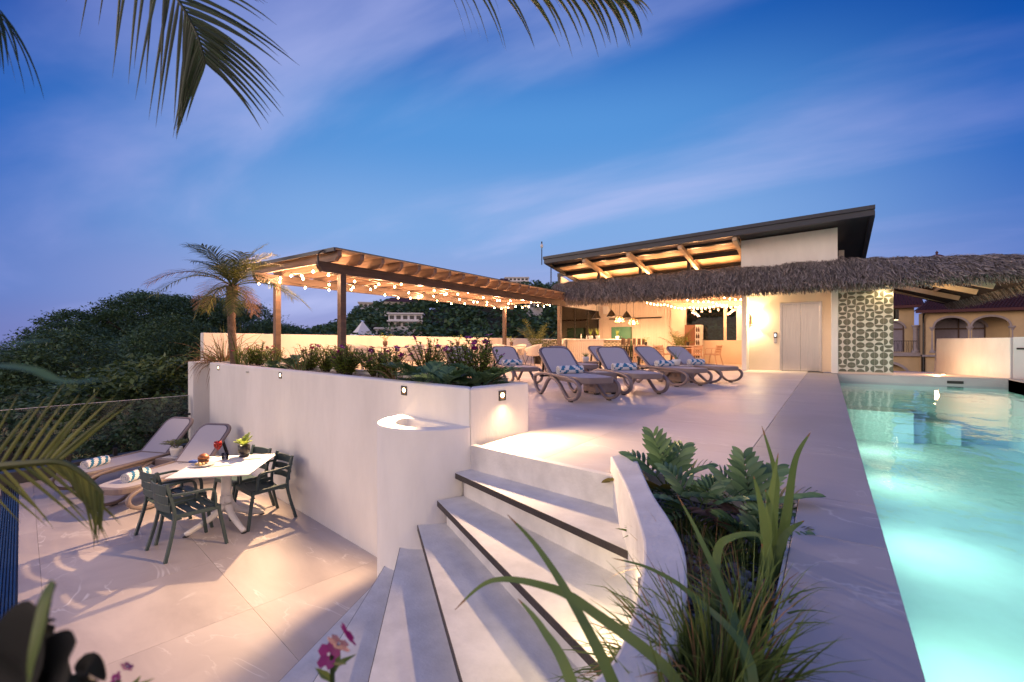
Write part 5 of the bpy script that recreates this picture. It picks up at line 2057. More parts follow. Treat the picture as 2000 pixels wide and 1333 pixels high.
grass("strap_leaf_plant", "strap leaved plant with long arching dry blades round the palm's foot", "plant", (-10.45, 4.42, .38), 120, .95, .022, M['reed_dark'], 3, 1.5, 2.4, dry=.55, base=.16)
grass("strap_leaf_plant", "upright strap leaved plant just right of the palm trunk", "plant", (-9.80, 4.40, .40), 16, .85, .02, M['reed_dark'], 4, .6, .9, base=.03)
grass("strap_leaf_plant", "dry hanging blades spilling over the planter's curved left end", "plant", (-10.35, 4.05, .44), 30, .62, .016, M['straw'], 8, 1.9, 3.2, base=.08)


def flower_mesh(m):
    mb = MB()
    for k in range(5):
        a = 2 * PI * k / 5
        d = V((math.cos(a), math.sin(a), .12))
        s = V((-math.sin(a), math.cos(a), 0))
        mb.add([(0, 0, 0), d * .016 + s * .013, d * .03 + s * .008, d * .03 - s * .008, d * .016 - s * .013], [(0, 1, 2, 3, 4)])
    mb.k = 1
    mb.lathe([(.004, .001), (.004, .004), (0, .005)], 5)
    return mb.mesh("flower", [m, M['towel']])


FL = [flower_mesh(M['magenta']), flower_mesh(M['pink'])]


def shrub(label, loc, h, r, seed, fl, nfl, group="flowering shrubs in the planter", dens=1.0):
    rr = random.Random(seed)
    t = thing("flowering_shrub", label, "shrub", loc, 0, group)
    st_, fo = MB(), MB()
    tips = []
    for k in range(int(34 * dens)):
        a = rr.uniform(0, 2 * PI)
        q = math.sqrt(rr.random()) * r
        hh = h * rr.uniform(.65, 1.0) * (1 - .25 * (q / r) ** 2)
        tip = V((math.cos(a) * q, math.sin(a) * q, hh))
        path = [V((math.cos(a) * .03, math.sin(a) * .03, -.03)), V((tip.x * .5, tip.y * .5, hh * .5)) + V((rr.gauss(0, .01), rr.gauss(0, .01), 0)), tip]
        st_.tube(path, .004, 4)
        tips.append(tip)
        for j in range(16):
            f = .22 + .78 * j / 15
            p = path[0] * (1 - f) ** 2 + path[1] * 2 * f * (1 - f) + path[2] * f * f
            b = j * 2.4 + rr.uniform(-.4, .4)
            d = V((math.cos(b), math.sin(b), rr.uniform(.0, .7))).normalized()
            l = rr.uniform(.065, .11) * (1.1 - .35 * f)
            fo.blade([p, p + d * l * .5, p + d * l + V((0, 0, -.012))], l * .46, prof='oval', fold=.12)
    st_.build("stems", M['bark'], t)
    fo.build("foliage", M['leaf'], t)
    for k in range(nfl):
        p = tips[k % len(tips)] + V((rr.gauss(0, .012), rr.gauss(0, .012), .01 + .02 * rr.random()))
        o = place(FL[fl], "flower", t, p)
        o.rotation_euler = (rr.uniform(-.2, 1.1), rr.uniform(-.6, .6), rr.uniform(0, 6))
        o.scale = (rr.uniform(.95, 1.5),) * 3
    return t


def zamia(label, loc, n, size, seed, group, parts=False, m=None, aim=None):
    rr = random.Random(seed)
    t = thing("cardboard_palm", label, "plant", loc, 0, group)
    for k in range(n):
        a = 2 * PI * k * .381966 + rr.uniform(-.3, .3) + seed
        el = rr.uniform(.15, .95)
        if aim and k < len(aim):
            a, el = aim[k][:2]
        d = V((math.cos(a) * math.cos(el), math.sin(a) * math.cos(el), math.sin(el)))
        ln = size * rr.uniform(.8, 1.1)
        R_ = arc((0, 0, 0), d, ln, .75, 7)
        mm_ = m or M['zamia']
        if aim and k < len(aim) and len(aim[k]) > 2:
            mm_ = aim[k][2]
        mb = MB()
        mb.tube(R_, [.007 * size * 2 * (1 - .6 * i / 7) for i in range(8)], 5)
        if not parts:
            feather(mb, R_, size * .36, 11, size * .115, .35, .9, rr, .25, 'oval', .25, 3, .1)
            mb.build("frond", mm_, t)
        else:
            fr = mb.build("frond", M['reed_dark'], t)
            m_ = len(R_) - 1
            for q in range(7):
                f = .24 + .76 * (q + .5) / 7
                i = min(m_ - 1, int(f * m_))
                p = R_[i] + (R_[i + 1] - R_[i]) * (f * m_ - i)
                tt = (R_[i + 1] - R_[i]).normalized()
                sd = tt.cross(V((0, 0, 1))).normalized()
                up = sd.cross(tt)
                l = size * .44 * (math.sin(PI * (.2 + .72 * f)) ** .6) * rr.uniform(.9, 1.1)
                for sg in (-1, 1):
                    dd = (sd * sg * .85 + tt * (.5 + .7 * f) + up * (.35)).normalized()
                    mb = MB()
                    mb.blade(arc(p, dd, l, .35, 5), size * .112, nrm=up + sd * sg * rr.uniform(.25, .9) + tt * rr.uniform(-.5, .1), prof='oval', fold=.10)
                    mb.build("leaflet", mm_, fr, smooth=True)
    return t


ZB = PT - .06
SHR = [(-9.55, 4.50, .42, .27, 1, 3, "low flowering shrub with pale pink blooms just right of the palm"),
       (-9.05, 4.45, .50, .30, 1, 6, "flowering shrub with red pink blooms in front of the pergola's left post"),
       (-8.35, 4.36, .40, .25, 1, 3, "sparse flowering shrub between the two near pergola posts"),
       (-6.75, 4.10, .46, .26, 1, 4, "flowering shrub with a red bloom left of the dark pergola post"),
       (-6.2, 4.02, .44, .26, 0, 4, "flowering shrub right below the dark pergola post"),
       (-5.65, 3.90, .42, .23, 0, 4, "leggy flowering shrub with violet blooms right of the dark post"),
       (-5.25, 3.72, .44, .27, 0, 2, "dense bright green shrub with few blooms at the middle of the planter"),
       (-4.75, 3.80, .44, .27, 0, 5, "open branched flowering shrub with magenta blooms before the pergola table"),
       (-4.3, 3.62, .40, .25, 0, 5, "flowering shrub showing its bare stems near the planter's front rim"),
       (-3.95, 3.90, .55, .26, 0, 6, "tall flowering shrub with violet blooms behind the blue green fan leaves"),
       (-3.35, 3.86, .52, .30, 0, 8, "wide flowering shrub topped with magenta blooms above the fan leaves"),
       (-2.95, 3.66, .56, .24, 0, 6, "tall flowering shrub with dark buds at the planter's right end")]
for k, (x, y, h, r, f, nf, lab) in enumerate(SHR):
    shrub(lab, (x, y, ZB), h, r, 20 + k, f, nf, dens=1.3 if k == 6 else 1.0)
zg = "fan leaved cycads in the planter"
zamia("dark upright cycad standing left of the dark pergola post", (-7.25, 4.08, ZB), 11, .42, 2, zg)
zamia("low dark spiky cycad leaning over the rim left of the dark post", (-7.75, 4.02, ZB), 8, .34, 9, zg)
zamia("large blue green cycad spreading over the planter near its right end", (-3.55, 3.46, ZB), 13, .44, 4, zg)
zamia("small blue green cycad hanging over the planter's front rim", (-3.02, 3.24, ZB), 10, .34, 6, zg)
zamia("rounded green cycad at the planter's right end before the lounger", (-2.78, 3.48, ZB), 12, .40, 7, zg)
for x, y, n, lab, se in ((-9.25, 4.25, 26, "thin dry grass tuft at the rim right of the palm", 31), (-8.05, 4.18, 40, "tall straw coloured grass tuft between the pergola posts", 32), (-6.6, 3.85, 34, "low green grass tuft on the rim below the dark post", 33), (-3.9, 3.40, 20, "short yellow green tuft on the rim beside the large cycad", 34)):
    grass("grass_tuft", lab, "grass", (x, y, ZB), n, .42, .012, M['reed'], se, 1.0, 1.2, "grass tufts in the planter", .07, .4)

# curved planter by the pool: cycads, reeds and grass
zc = "cycads in the curved planter"
ZS = -.14
fw, rt_ = (-.571, .821), (.821, .571)
zamia("green cycad with yellowing leaves leaning over the curved planter's left rim", (-.80, 2.80, -.05), 8, .34, 1, zc, True, aim=[(2.0, .95), (2.7, .7), (1.4, 1.0), (3.3, .35, M['zamia_y']), (4.6, .45, M['zamia_y']), (.6, .8), (2.4, 1.2), (5.2, .3)])
zamia("pale green cycad with a spreading fan in the middle of the curved planter", (-.58, 2.58, -.08), 6, .30, 3, zc, True, aim=[(4.4, .5, M['reed']), (5.2, .5, M['palm_dry']), (3.6, .6), (1.2, .9), (2.6, .9), (.2, .7)])
zamia("green cycad with upright oval leaves at the planter's right corner", (-.34, 2.72, -.08), 8, .33, 5, zc, True, aim=[(1.9, 1.15), (1.2, .9), (2.6, .95), (.4, .7), (3.6, .6, M['reed']), (4.3, .45, M['palm_dry']), (5.2, .5), (0.0, .4)])
zamia("low dark cycad near the coping edge of the curved planter", (-.28, 2.42, -.12), 7, .26, 8, zc, True)


def reed(label, blades, w, m, cat="reed", group=None):
    t = thing("reed_plant", label, cat, blades[0][0], 0, group)
    o = V(blades[0][0])
    for b in blades:
        mb = MB()
        pts = spline([V(p) - o for p in b], 8)
        t0 = (pts[-1] - pts[0]).normalized()
        cd = (V((0, 0, EYE)) - (V(b[len(b) // 2]))).normalized()
        mb.blade(pts, w, nrm=cd + V((.25, .1, .3)), fold=.10)
        nn = len(pts) - 1
        mb.m = [1 if (i % nn) > nn * .9 else 0 for i in range(len(mb.f))]
        mb.build("blade", [m, M['straw']], t, smooth=True)
    return t


reed("tall green reed plant standing at the curved planter's pool side", [
    [(-.207, 2.17, -.15), (-.189, 2.182, .138), (-.181, 2.188, .288), (-.228, 2.155, .497)], [(-.189, 2.182, -.15), (-.145, 2.213, .117), (-.114, 2.235, .352), (-.061, 2.271, .47)],
    [(-.21, 2.107, -.13), (-.201, 2.113, .14), (-.167, 2.137, .396)], [(-.188, 2.062, -.13), (-.213, 2.044, .155), (-.243, 2.023, .317)], [(-.2, 2.1, -.14), (-.15, 2.15, .05), (-.08, 2.2, .12)],
    [(-.2, 2.12, -.14), (-.19, 2.13, .1), (-.21, 2.10, .25)]], .05, M['reed'])
reed("pair of long pale reed blades crossing the planter's gravel", [[(-.128, 1.068, -.14), (-.135, 1.10, .10), (-.219, 1.309, .16), (-.315, 1.425, .27), (-.383, 1.439, .378)], [(-.30, 1.60, -.13), (-.322, 1.725, .096), (-.278, 1.756, .159), (-.204, 1.807, .168), (-.19, 1.815, .12)]], .036, M['reed'])
reed("long reed blade leaning out over the stairs from the curved planter", [[(-.16, 1.05, -.14), (-.14, 1.123, .13), (-.309, 1.307, .150), (-.418, 1.293, .197), (-.508, 1.23, .228)]], .026, M['reed'])
reed("broad arching reed blades in front of the lower steps", [[(-.27, .92, -.14), (-.347, .855, .158), (-.437, .853, .297), (-.525, .853, .392), (-.58, .815, .465)], [(-.22, 1.02, -.14), (-.266, 1.033, .083), (-.432, .917, .257), (-.515, .86, .308), (-.608, .795, .319), (-.674, .749, .255)],
                                                      [(-.30, .80, -.14), (-.391, .763, .196), (-.464, .774, .275), (-.532, .787, .308)]], .032, M['reed'])
grass("grass_clump", "dense dark green grass clump at the front of the curved planter", "grass", (-.235, 1.26, -.14), 950, .40, .011, M['reed_dark'], 51, 1.7, 2.2, None, .10, .14)
grass("grass_clump", "dark grass clump hanging over the coping beside the stairs' foot", "grass", (-.24, 1.05, -.13), 380, .36, .010, M['reed_dark'], 52, 1.7, 2.2, None, .08, .15)
grass("grass_clump", "bright yellow green grass clump below the tall reeds", "grass", (-.22, 1.72, -.14), 120, .32, .013, M['reed'], 53, 1.1, 1.3, None, .07, .12)
grass("grass_clump", "thin wispy grass along the curved rim of the planter", "grass", (-.47, 1.95, -.14), 90, .30, .004, M['straw'], 54, 1.2, 1.3, None, .10, .1)
grass("ground_cover", "low leafy ground cover beneath the cycads", "plant", (-.62, 2.42, -.14), 260, .14, .018, M['reed_dark'], 55, 1.7, 1.0, None, .24)
grass("ground_cover", "low leafy ground cover at the pool side below the cycads", "plant", (-.36, 2.25, -.14), 200, .14, .018, M['reed_dark'], 56, 1.7, 1.0, None, .18)

# plants beside the camera
fp = thing("tall_palm", "overhanging palm fronds at the top left, trunk outside the picture", "palm tree", (-1.5, -.75, LOW))
mb = MB()
mb.tube([(0, 0, -1), (.02, 0, 1.5), (.0, 0, 4.3)], [.12, .11, .10], 10)
mb.build("trunk", M['trunk'], fp)
O = V((-1.5, -.75, LOW))


def big_frond(rachis, ln, n, w, m, droop, se, side=(1, 1), spread=.8, start=.3, sv=None, upcut=0):
    rr = random.Random(se)
    R_ = [V(p) - O for p in spline(rachis, 8)]
    mb = MB()
    mb.tube(R_, [.011 * (1 - .75 * i / len(R_)) for i in range(len(R_))], 6)
    fr = mb.build("frond", m, fp)
    mm_ = len(R_) - 1
    for k in range(n):
        f = start + (1 - start) * (k + .5) / n
        i = min(mm_ - 1, int(f * mm_))
        p = R_[i] + (R_[i + 1] - R_[i]) * (f * mm_ - i)
        t = (R_[i + 1] - R_[i]).normalized()
        sd = t.cross(V((0, 0, 1)))
        if sv:
            sd = V(sv) - t * t.dot(V(sv))
        sd.normalize()
        up = sd.cross(t)
        l = ln * (math.sin(PI * (.25 + .62 * f)) ** .7) * rr.uniform(.85, 1.12)
        for q, sg in enumerate((-1, 1)):
            if not side[q] or (upcut and sg > 0 and f > upcut):
                continue
            d = (sd * sg * spread + t * (.55 + .5 * f) + up * .05 + V((rr.gauss(0, .06), rr.gauss(0, .06), rr.gauss(0, .06)))).normalized()
            mb = MB()
            mb.blade(arc(p, d, l, droop * rr.uniform(.8, 1.2), 7), w, nrm=up, fold=.15)
            mb.build("leaflet", m, fr)


big_frond([(-1.5, -.7, 2.95), (-1.9, -.1, 3.0), (-2.02, .30, 2.70), (-1.93, .50, 2.27), (-1.80, .60, 2.02), (-1.755, .65, 1.90), (-1.75, .68, 1.80)], .44, 30, .017, M['palm_dark'], .55, 61, spread=.85, start=.38, sv=(.82, .57, .25))
big_frond([(-1.5, -.7, 2.95), (-1.6, .3, 2.85), (-1.357, 1.006, 2.40), (-1.135, 1.16, 2.20), (-.913, 1.314, 2.13), (-.736, 1.437, 2.10), (-.60, 1.54, 2.06)], .34, 24, .022, M['palm'], 1.8, 62, spread=.5, start=.42)
big_frond([(-1.5, -.7, 2.95), (-1.75, -.2, 2.6), (-1.86, .10, 1.95), (-1.80, .22, 1.70)], .34, 9, .02, M['palm_dark'], 1.6, 63, spread=.4, start=.55)
big_frond([(-1.55, -.3, .45), (-1.42, .05, .585), (-1.317, .12, .605), (-1.223, .185, .617), (-1.176, .218, .618), (-1.141, .242, .595), (-1.115, .262, .56)], .17, 26, .010, M['palm'], .12, 64, spread=.9, start=.25, sv=(-.1, -.1, 1), upcut=.66)
np_ = thing("broad_leaf_plant", "blurred broad leaves reaching in from the left edge close to the camera", "plant", (-.72, .0, -.14))
O2 = V((-.72, .0, -.14))
for b, w, m in (([(-.74, .0, .55), (-.70, .03, .80), (-.643, .064, .831), (-.612, .086, .84), (-.586, .104, .843)], .011, M['zamia']),
                ([(-.74, .0, .5), (-.70, .03, .78), (-.643, .064, .816), (-.604, .091, .816), (-.581, .108, .805), (-.544, .133, .807)], .010, M['zamia']),
                ([(-.74, .0, .45), (-.69, .04, .74), (-.643, .064, .777), (-.616, .083, .791), (-.597, .097, .799)], .014, M['reed_dark']),
                ([(-.60, .02, .3), (-.52, .07, .53), (-.504, .076, .58), (-.536, .09, .623), (-.561, .097, .632)], .020, M['reed_dark'])):
    mb = MB()
    mb.blade(spline([V(p) - O2 for p in b], 5), w, nrm=(-.3, -.5, .7), prof='oval', fold=.1)
    mb.build("leaf", m, np_, smooth=True)
mb = MB()
mb.tube([V((-.72, 0, -.3)) - O2, V((-.73, .0, .3)) - O2, V((-.74, 0, .6)) - O2], .012, 6)
mb.build("stem", M['bark'], np_)
for (x, y, z), lab, n, s in (((-.672, .447, .335), "magenta periwinkle flower close to the camera below the steps", 3, .72), ((-.769, .196, .405), "dark violet flower bud near the bottom left corner", 2, .28)):
    t = thing("periwinkle", lab, "flower", (x, y, -.2), 0)
    mb = MB()
    mb.tube([(0, 0, -.2), (0.005, 0, (z + .2) * .6), (0, 0, z + .19)], .004, 5)
    mb.build("stem", M['reed_dark'], t)
    for k in range(n):
        o = place(FL[0], "flower", t, (.012 * (k - .6), .008 * k, z + .2 + .016 * k - .01))
        o.rotation_euler = ((.9, .4, 1.2)[k], (-.3, .5, -.2)[k], k * 1.3 + .5)
        o.scale = (s, s, s)
    for k in range(6):
        a = k * 1.1
        mb = MB()
        p = V((0, 0, z + .2 - .02 - .011 * k))
        d = V((math.cos(a), math.sin(a), .3)).normalized()
        mb.blade([p, p + d * .018, p + d * .04], .016, prof='oval', fold=.1)
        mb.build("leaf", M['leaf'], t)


# dark out of focus leaves in the bottom left corner
dk2 = thing("dark_leaf_plant", "black looking blurred broad leaves in the bottom left corner close to the camera", "plant", (-.50, -.02, -.14))
O3 = V((-.50, -.02, -.14))
for b, w in (([(-.56, -.02, .3), (-.594, .074, .512), (-.583, .082, .562), (-.576, .087, .596), (-.57, .091, .607)], .06),
             ([(-.55, -.02, .3), (-.576, .087, .512), (-.561, .097, .548), (-.55, .105, .571), (-.542, .11, .578)], .05),
             ([(-.56, -.02, .3), (-.6, .094, .548), (-.597, .097, .581), (-.591, .101, .607), (-.585, .105, .619)], .018),
             ([(-.56, -.02, .3), (-.61, .124, .471), (-.604, .128, .517), (-.596, .134, .522), (-.587, .14, .507)], .022),
             ([(-.60, -.02, .2), (-.683, .135, .43), (-.687, .131, .475), (-.693, .127, .509), (-.697, .124, .523)], .014)):
    mb = MB()
    mb.blade(spline([V(p) - O3 for p in b], 5), w, nrm=(.45, -.65, .5), prof='oval', fold=.1)
    mb.build("leaf", M['black_leaf'], dk2, smooth=True)


# potted plants on the terraces and in the bar
def pot_plant(label, loc, kind, potm, h, r, seed, leafm, cat="potted plant"):
    rr = random.Random(seed)
    t = thing("potted_plant", label, cat, loc, 0)
    mb = MB()
    if kind == 'footed':
        mb.lathe([(.058, 0), (.05, .025), (.038, .035), (.062, .05), (.07, .06), (.072, .15), (.062, .15), (.06, .12), (0, .12)], 20)
        z0 = .12
    elif kind == 'tall':
        mb.lathe([(.14, 0), (.21, .48), (.215, .5), (.19, .5), (.185, .45), (0, .45)], 20)
        z0 = .45
    else:
        mb.lathe([(.06, 0), (.068, .01), (.09, .10), (.088, .14), (.078, .14), (.075, .11), (0, .11)], 20)
        z0 = .11
    mb.build("pot", potm, t, smooth=True)
    mb = MB()
    mb.lathe([(.0, z0 + .001), (r * .5, z0 + .002)], 10)
    return t, rr, z0


def stems(t, rr, z0, n, h, w, leafm, droop=.8):
    s_, f_ = MB(), MB()
    for k in range(n):
        a = 2 * PI * k * .381966
        el = rr.uniform(.6, 1.35)
        d = (math.cos(a) * math.cos(el), math.sin(a) * math.cos(el), math.sin(el))
        R_ = arc((0, 0, z0), d, h * rr.uniform(.7, 1.1), droop, 6)
        s_.tube(R_, .0035, 4)
        feather(f_, R_, w, 7, w * .36, .4, .9, rr, .2, 'oval', .3, 3, .1)
    s_.build("stems", M['reed_dark'], t)
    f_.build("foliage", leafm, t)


t, rr, z0 = pot_plant("yellow green plant in a black footed pot on the patio table", (-6.30, 2.90, TT + .013), 'footed', M['black'], .2, .1, 71, M['leaf'])
stems(t, rr, z0, 9, .17, .055, M['leaf'])
t, rr, z0 = pot_plant("leafy plant in a white bowl pot on the terrace box table", (-8.88, 3.02, LOW + .378), 'bowl', M['pot_white'], .2, .1, 72, M['palm'])
for k in range(9):
    a = k * 2.4 + .3
    R_ = arc((0, 0, z0), (math.cos(a) * .75, math.sin(a) * .75, 1.0), .24, 1.2, 6)
    mb = MB()
    mb.tube(R_, .004, 4)
    feather(mb, R_, .12, 9, .02, .6, .9, rr, .1, 'blade', .4, 3)
    mb.build("frond", M['palm'], t)
t, rr, z0 = pot_plant("thin stemmed plant in a white pot on the box table between the right loungers", (-2.72, 10.18, .361), 'bowl', M['pot_white'], .2, .1, 73, M['leaf'])
mb = MB()
for k in range(7):
    a = k * 2.4
    mb.blade(arc((0, 0, z0), (math.cos(a) * .55, math.sin(a) * .55, 1), .32, .6, 5), .012)
mb.build("foliage", M['reed'], t)
t, rr, z0 = pot_plant("spiky plant in a white pot on the back row box table", (-5.2, 10.85, .361), 'bowl', M['pot_white'], .2, .1, 74, M['leaf'])
mb = MB()
for k in range(22):
    a = k * 2.4
    mb.blade(arc((0, 0, z0), (math.cos(a) * .8, math.sin(a) * .8, 1), .19, .3, 4), .02)
mb.build("foliage", M['reed'], t)


def indoor_palm(label, loc, h, n, seed, potm, m):
    t, rr, z0 = pot_plant(label, loc, 'tall', potm, h, .2, seed, m, "potted palm")
    for k in range(n):
        a = k * 2.4 + .5
        el = rr.uniform(.75, 1.4)
        R_ = arc((math.cos(a) * .04, math.sin(a) * .04, z0), (math.cos(a) * math.cos(el), math.sin(a) * math.cos(el), math.sin(el)), (h - z0) * rr.uniform(.75, 1.1), .9, 7)
        palm_frond(t, R_, .30, 16, .028, m, .8, rr, .009)
    return t


indoor_palm("tall palm in a dark pot at the corner between pergola and bar", (-10.0, 16.25, 0), 2.05, 15, 81, M['black'], M['palm'])
indoor_palm("broad yellow green palm in a pale pot before the bar's corner wall", (-5.15, 19.75, 0), 1.75, 12, 82, M['pot_white'], M['palm'])
for x, y, lab, se in ((-8.05, 17.25, "orange green spiky plant in a white pot on the bar counter", 83), (-7.82, 17.45, "tall spiked plant in a pink pot on the bar counter", 84), (-7.55, 18.9, "pale flowering plant in a pot at the counter's far right end", 85)):
    t, rr, z0 = pot_plant(lab, (x, y, 1.031), 'bowl', M['pot_white'], .2, .1, se, M['leaf'])
    mb = MB()
    for k in range(26):
        a = k * 2.4
        mb.blade(arc((0, 0, z0), (math.cos(a) * .35, math.sin(a) * .35, 1), rr.uniform(.2, .42), .3, 4), .018)
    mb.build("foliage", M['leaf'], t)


# ================================================================== trees
def crown_mesh(seed, R, H, n, leaf, m, flat=.55):
    rr = random.Random(seed)
    mb = MB()
    clumps = []
    for k in range(int(n / 30)):
        a = rr.uniform(0, 2 * PI)
        z = rr.uniform(-.25, 1) ** 1
        q = math.sqrt(max(.02, 1 - z * z)) * rr.uniform(.55, 1.05)
        clumps.append((V((math.cos(a) * q * R, math.sin(a) * q * R, H * (.45 + .5 * z))), rr.uniform(.10, .24) * R))
    for c, r in clumps:
        for k in range(30):
            p = c + V((rr.gauss(0, r * .6), rr.gauss(0, r * .6), rr.gauss(0, r * .22)))
            a = rr.uniform(0, 2 * PI)
            el = rr.gauss(-.15, .45)
            d = V((math.cos(a) * math.cos(el), math.sin(a) * math.cos(el), math.sin(el)))
            s = d.cross(V((rr.gauss(0, .4), rr.gauss(0, .4), 1))).normalized()
            l = leaf * rr.uniform(.6, 1.25)
            mb.add([p, p + d * l * .45 + s * l * .24, p + d * l, p + d * l * .45 - s * l * .24], [(0, 1, 2, 3)])
    return mb.mesh("crown", m)


def trunk_mesh(seed, R, H):
    rr = random.Random(seed)
    mb = MB()
    mb.tube([(0, 0, -1.5), (.05 * R, 0, H * .2), (0, .05 * R, H * .5)], [.07 * R, .055 * R, .035 * R], 7)
    for k in range(6):
        a = k * 1.05 + rr.random()
        b = H * rr.uniform(.15, .4)
        mb.tube([(0, 0, b), (math.cos(a) * R * .35, math.sin(a) * R * .35, b + H * .18), (math.cos(a) * R * .75, math.sin(a) * R * .75, b + H * .3)], [.03 * R, .02 * R, .01 * R], 5)
    return mb.mesh("trunk", M['bark'])


PROTO = []
for k in range(4):
    PROTO.append((crown_mesh(90 + k, 3.0, 6.0, 12000, .20, M['tree'] if k != 2 else M['tree2']), trunk_mesh(95 + k, 3.0, 6.0)))
BUSH = [crown_mesh(110 + k, 1.5, 1.9, 4200, .13, M['tree2'] if k else M['tree']) for k in range(2)]
BTR = trunk_mesh(120, 1.5, 1.9)


def tree(b, r, s, k, label, group, sz=1.0, dz=0, name="tree"):
    x, y = polar(b, r)
    t = thing(name, label, "tree" if name == "tree" else "bush", (x, y, ground_z(b, r) + dz), rnd.uniform(0, 6), group)
    t.scale = (s, s, s * sz)
    if name == "tree":
        place(PROTO[k][1], "trunk", t)
        place(PROTO[k][0], "crown", t)
    else:
        place(BTR, "trunk", t)
        place(BUSH[k], "crown", t)
    return t


ra = random.Random(77)
LABT = "dark leafy tree in the dense wood rising left of the terrace"
b = -58.0
while b < -25.5:
    for r in (24, 31, 38, 46, 55):
        if r == 24 and b > -31:
            continue
        w = {24: "at the foot", 31: "low on the slope", 38: "halfway up", 46: "high up", 55: "on the crest against the sky"}[r]
        tree(b + ra.uniform(-1.2, 1.2), r + ra.uniform(-2.5, 2.5), ra.uniform(.68, 1.2) * {24: .62, 31: .72, 38: .86, 46: 1.0, 55: 1.04}[r], ra.choice((0, 1, 3)), "dark leafy tree of the left hillside wood, " + w, "dark hillside trees " + w, ra.uniform(.9, 1.1))
    b += 3.6 * (1 if b < -30 else 1.2)
LABM = "dark tree beyond the parapet between the two near pergola posts"
for b, r, s in ((-26.5, 46, .95), (-25.3, 52, 1.02), (-23.4, 55, 1.0), (-22.0, 50, .9), (-20.8, 58, 1.0), (-24.6, 44, .8), (-22.8, 46, .8), (-21.2, 47, .78)):
    tree(b, r, s, ra.choice((0, 1)), LABM, "dark trees beyond the parapet", 1.0, 1.6)
LABG = "green tree beyond the parapet under the pergola's bulbs"
for b, r, s, k in ((-19.5, 46, .72, 3), (-17.5, 44, .7, 1), (-15.4, 47, .75, 0), (-13.0, 44, .72, 3), (-10.8, 45, .86, 2), (-9.0, 42, .95, 2), (-7.2, 41, 1.0, 0), (-5.6, 43, .92, 2), (-3.6, 46, .8, 3), (-1.6, 45, .78, 1), (0.4, 46, .82, 2), (2.2, 46, .95, 0), (4.2, 48, .9, 3)):
    tree(b, r, s, k, LABG, "green trees beyond the parapet", 1.0, 1.9)
LABW = "green tree seen through the bar's windows"
for b, r, s, k in ((6.5, 40, 1.1, 0), (9.5, 38, 1.05, 1), (13, 38, 1.1, 3), (17, 36, 1.0, 2), (19.6, 34, .95, 2), (22, 33, .95, 2), (24.5, 34, 1.0, 0), (27.5, 36, 1.1, 1)):
    tree(b, r, s, k, LABW, "trees seen through the bar's windows", 1.1, 1.6)
for b, r, s, k, lab in ((-37.6, 15.5, 1.45, 1, "bright green rounded bush just beyond the glass railing"), (-34.6, 16.5, 1.2, 1, "bright green bush by the planter wall's far left corner"), (-40.5, 18, 1.3, 1, "mid green bush left of the rounded one below the wood"),
                      (-43, 16.5, 1.2, 0, "dark bush beyond the middle of the glass railing"), (-35.5, 14.2, .95, 0, "dark bush low behind the clamp of the railing"), (-48, 20, 1.2, 0, "dark bush at the far left beyond the railing"), (-39.0, 13.8, .8, 0, "small feathery bush low behind the glass railing")):
    tree(b, r, s, k, lab, "bushes beyond the glass railing", 1.0, .1, "bush")


def wood(name, b0, b1, r0, r1, n, leaf, m, seed):
    rr = random.Random(seed)
    mb = MB()
    for k in range(n):
        b, r = rr.uniform(b0, b1), rr.uniform(r0, r1)
        x, y = polar(b, r)
        c = V((x, y, ground_z(b, r) + rr.uniform(1.5, 4.2)))
        R = rr.uniform(1.4, 2.6)
        for q in range(26):
            a = rr.uniform(0, 2 * PI)
            z = rr.uniform(-.3, 1)
            s_ = math.sqrt(max(0, 1 - z * z))
            p = c + V((math.cos(a) * s_ * R, math.sin(a) * s_ * R, z * R * .7)) * rr.uniform(.7, 1.05)
            d = V((rr.gauss(0, 1), rr.gauss(0, 1), rr.gauss(0, .5))).normalized()
            s = d.cross(V((rr.gauss(0, .5), rr.gauss(0, .5), 1))).normalized()
            l = leaf * rr.uniform(.6, 1.3)
            mb.add([p - s * l * .4, p + d * l * .5, p + s * l * .4, p - d * l * .5], [(0, 1, 2, 3)])
    mb.build(name, m, kind='stuff')


wood("far_wood", -30, 34, 72, 215, 3000, 1.15, M['tree'], 7)


# ================================================================== houses on the far hill and the villa
def far_house(label, b, r, w, d, h, storeys, roofm=None, dz=0.0, turn=0.0, name="hill_house", cols=5):
    x, y = polar(b, r)
    t = thing(name, label, "house" if storeys < 4 else "hotel", (x, y, ground_z(b, r) + dz), YAW - math.radians(b) + turn)
    bx("wall", (-w / 2, 0, -2), (w / 2, d, h), M['house'], t)
    bx("roof_slab", (-w / 2 - .4, -.5, h + .01), (w / 2 + .4, d + .4, h + .35), M['house'], t)
    fh = h / storeys
    for s in range(storeys):
        for k in range(cols):
            x0 = -w / 2 + w * (k + .18) / cols
            bx("window", (x0, -.06, s * fh + fh * .28), (x0 + w / cols * .64, -.01, s * fh + fh * .80), M['house_glass'], t)
        if s:
            bx("balcony_slab", (-w / 2 - .3, -.9, s * fh - .12), (w / 2 + .3, -.01, s * fh + .18), M['house'], t)
    if roofm:
        mb = MB()
        mb.add([(-w / 2 - .7, -.9, h + .36), (w / 2 + .7, -.9, h + .36), (w / 2 + .7, d + .7, h + .36), (-w / 2 - .7, d + .7, h + .36), (-w / 4, d / 2, h + 1.9), (w / 4, d / 2, h + 1.9)], [(0, 1, 5, 4), (1, 2, 5), (2, 3, 4, 5), (3, 0, 4)])
        mb.build("roof", roofm, t)
    return t


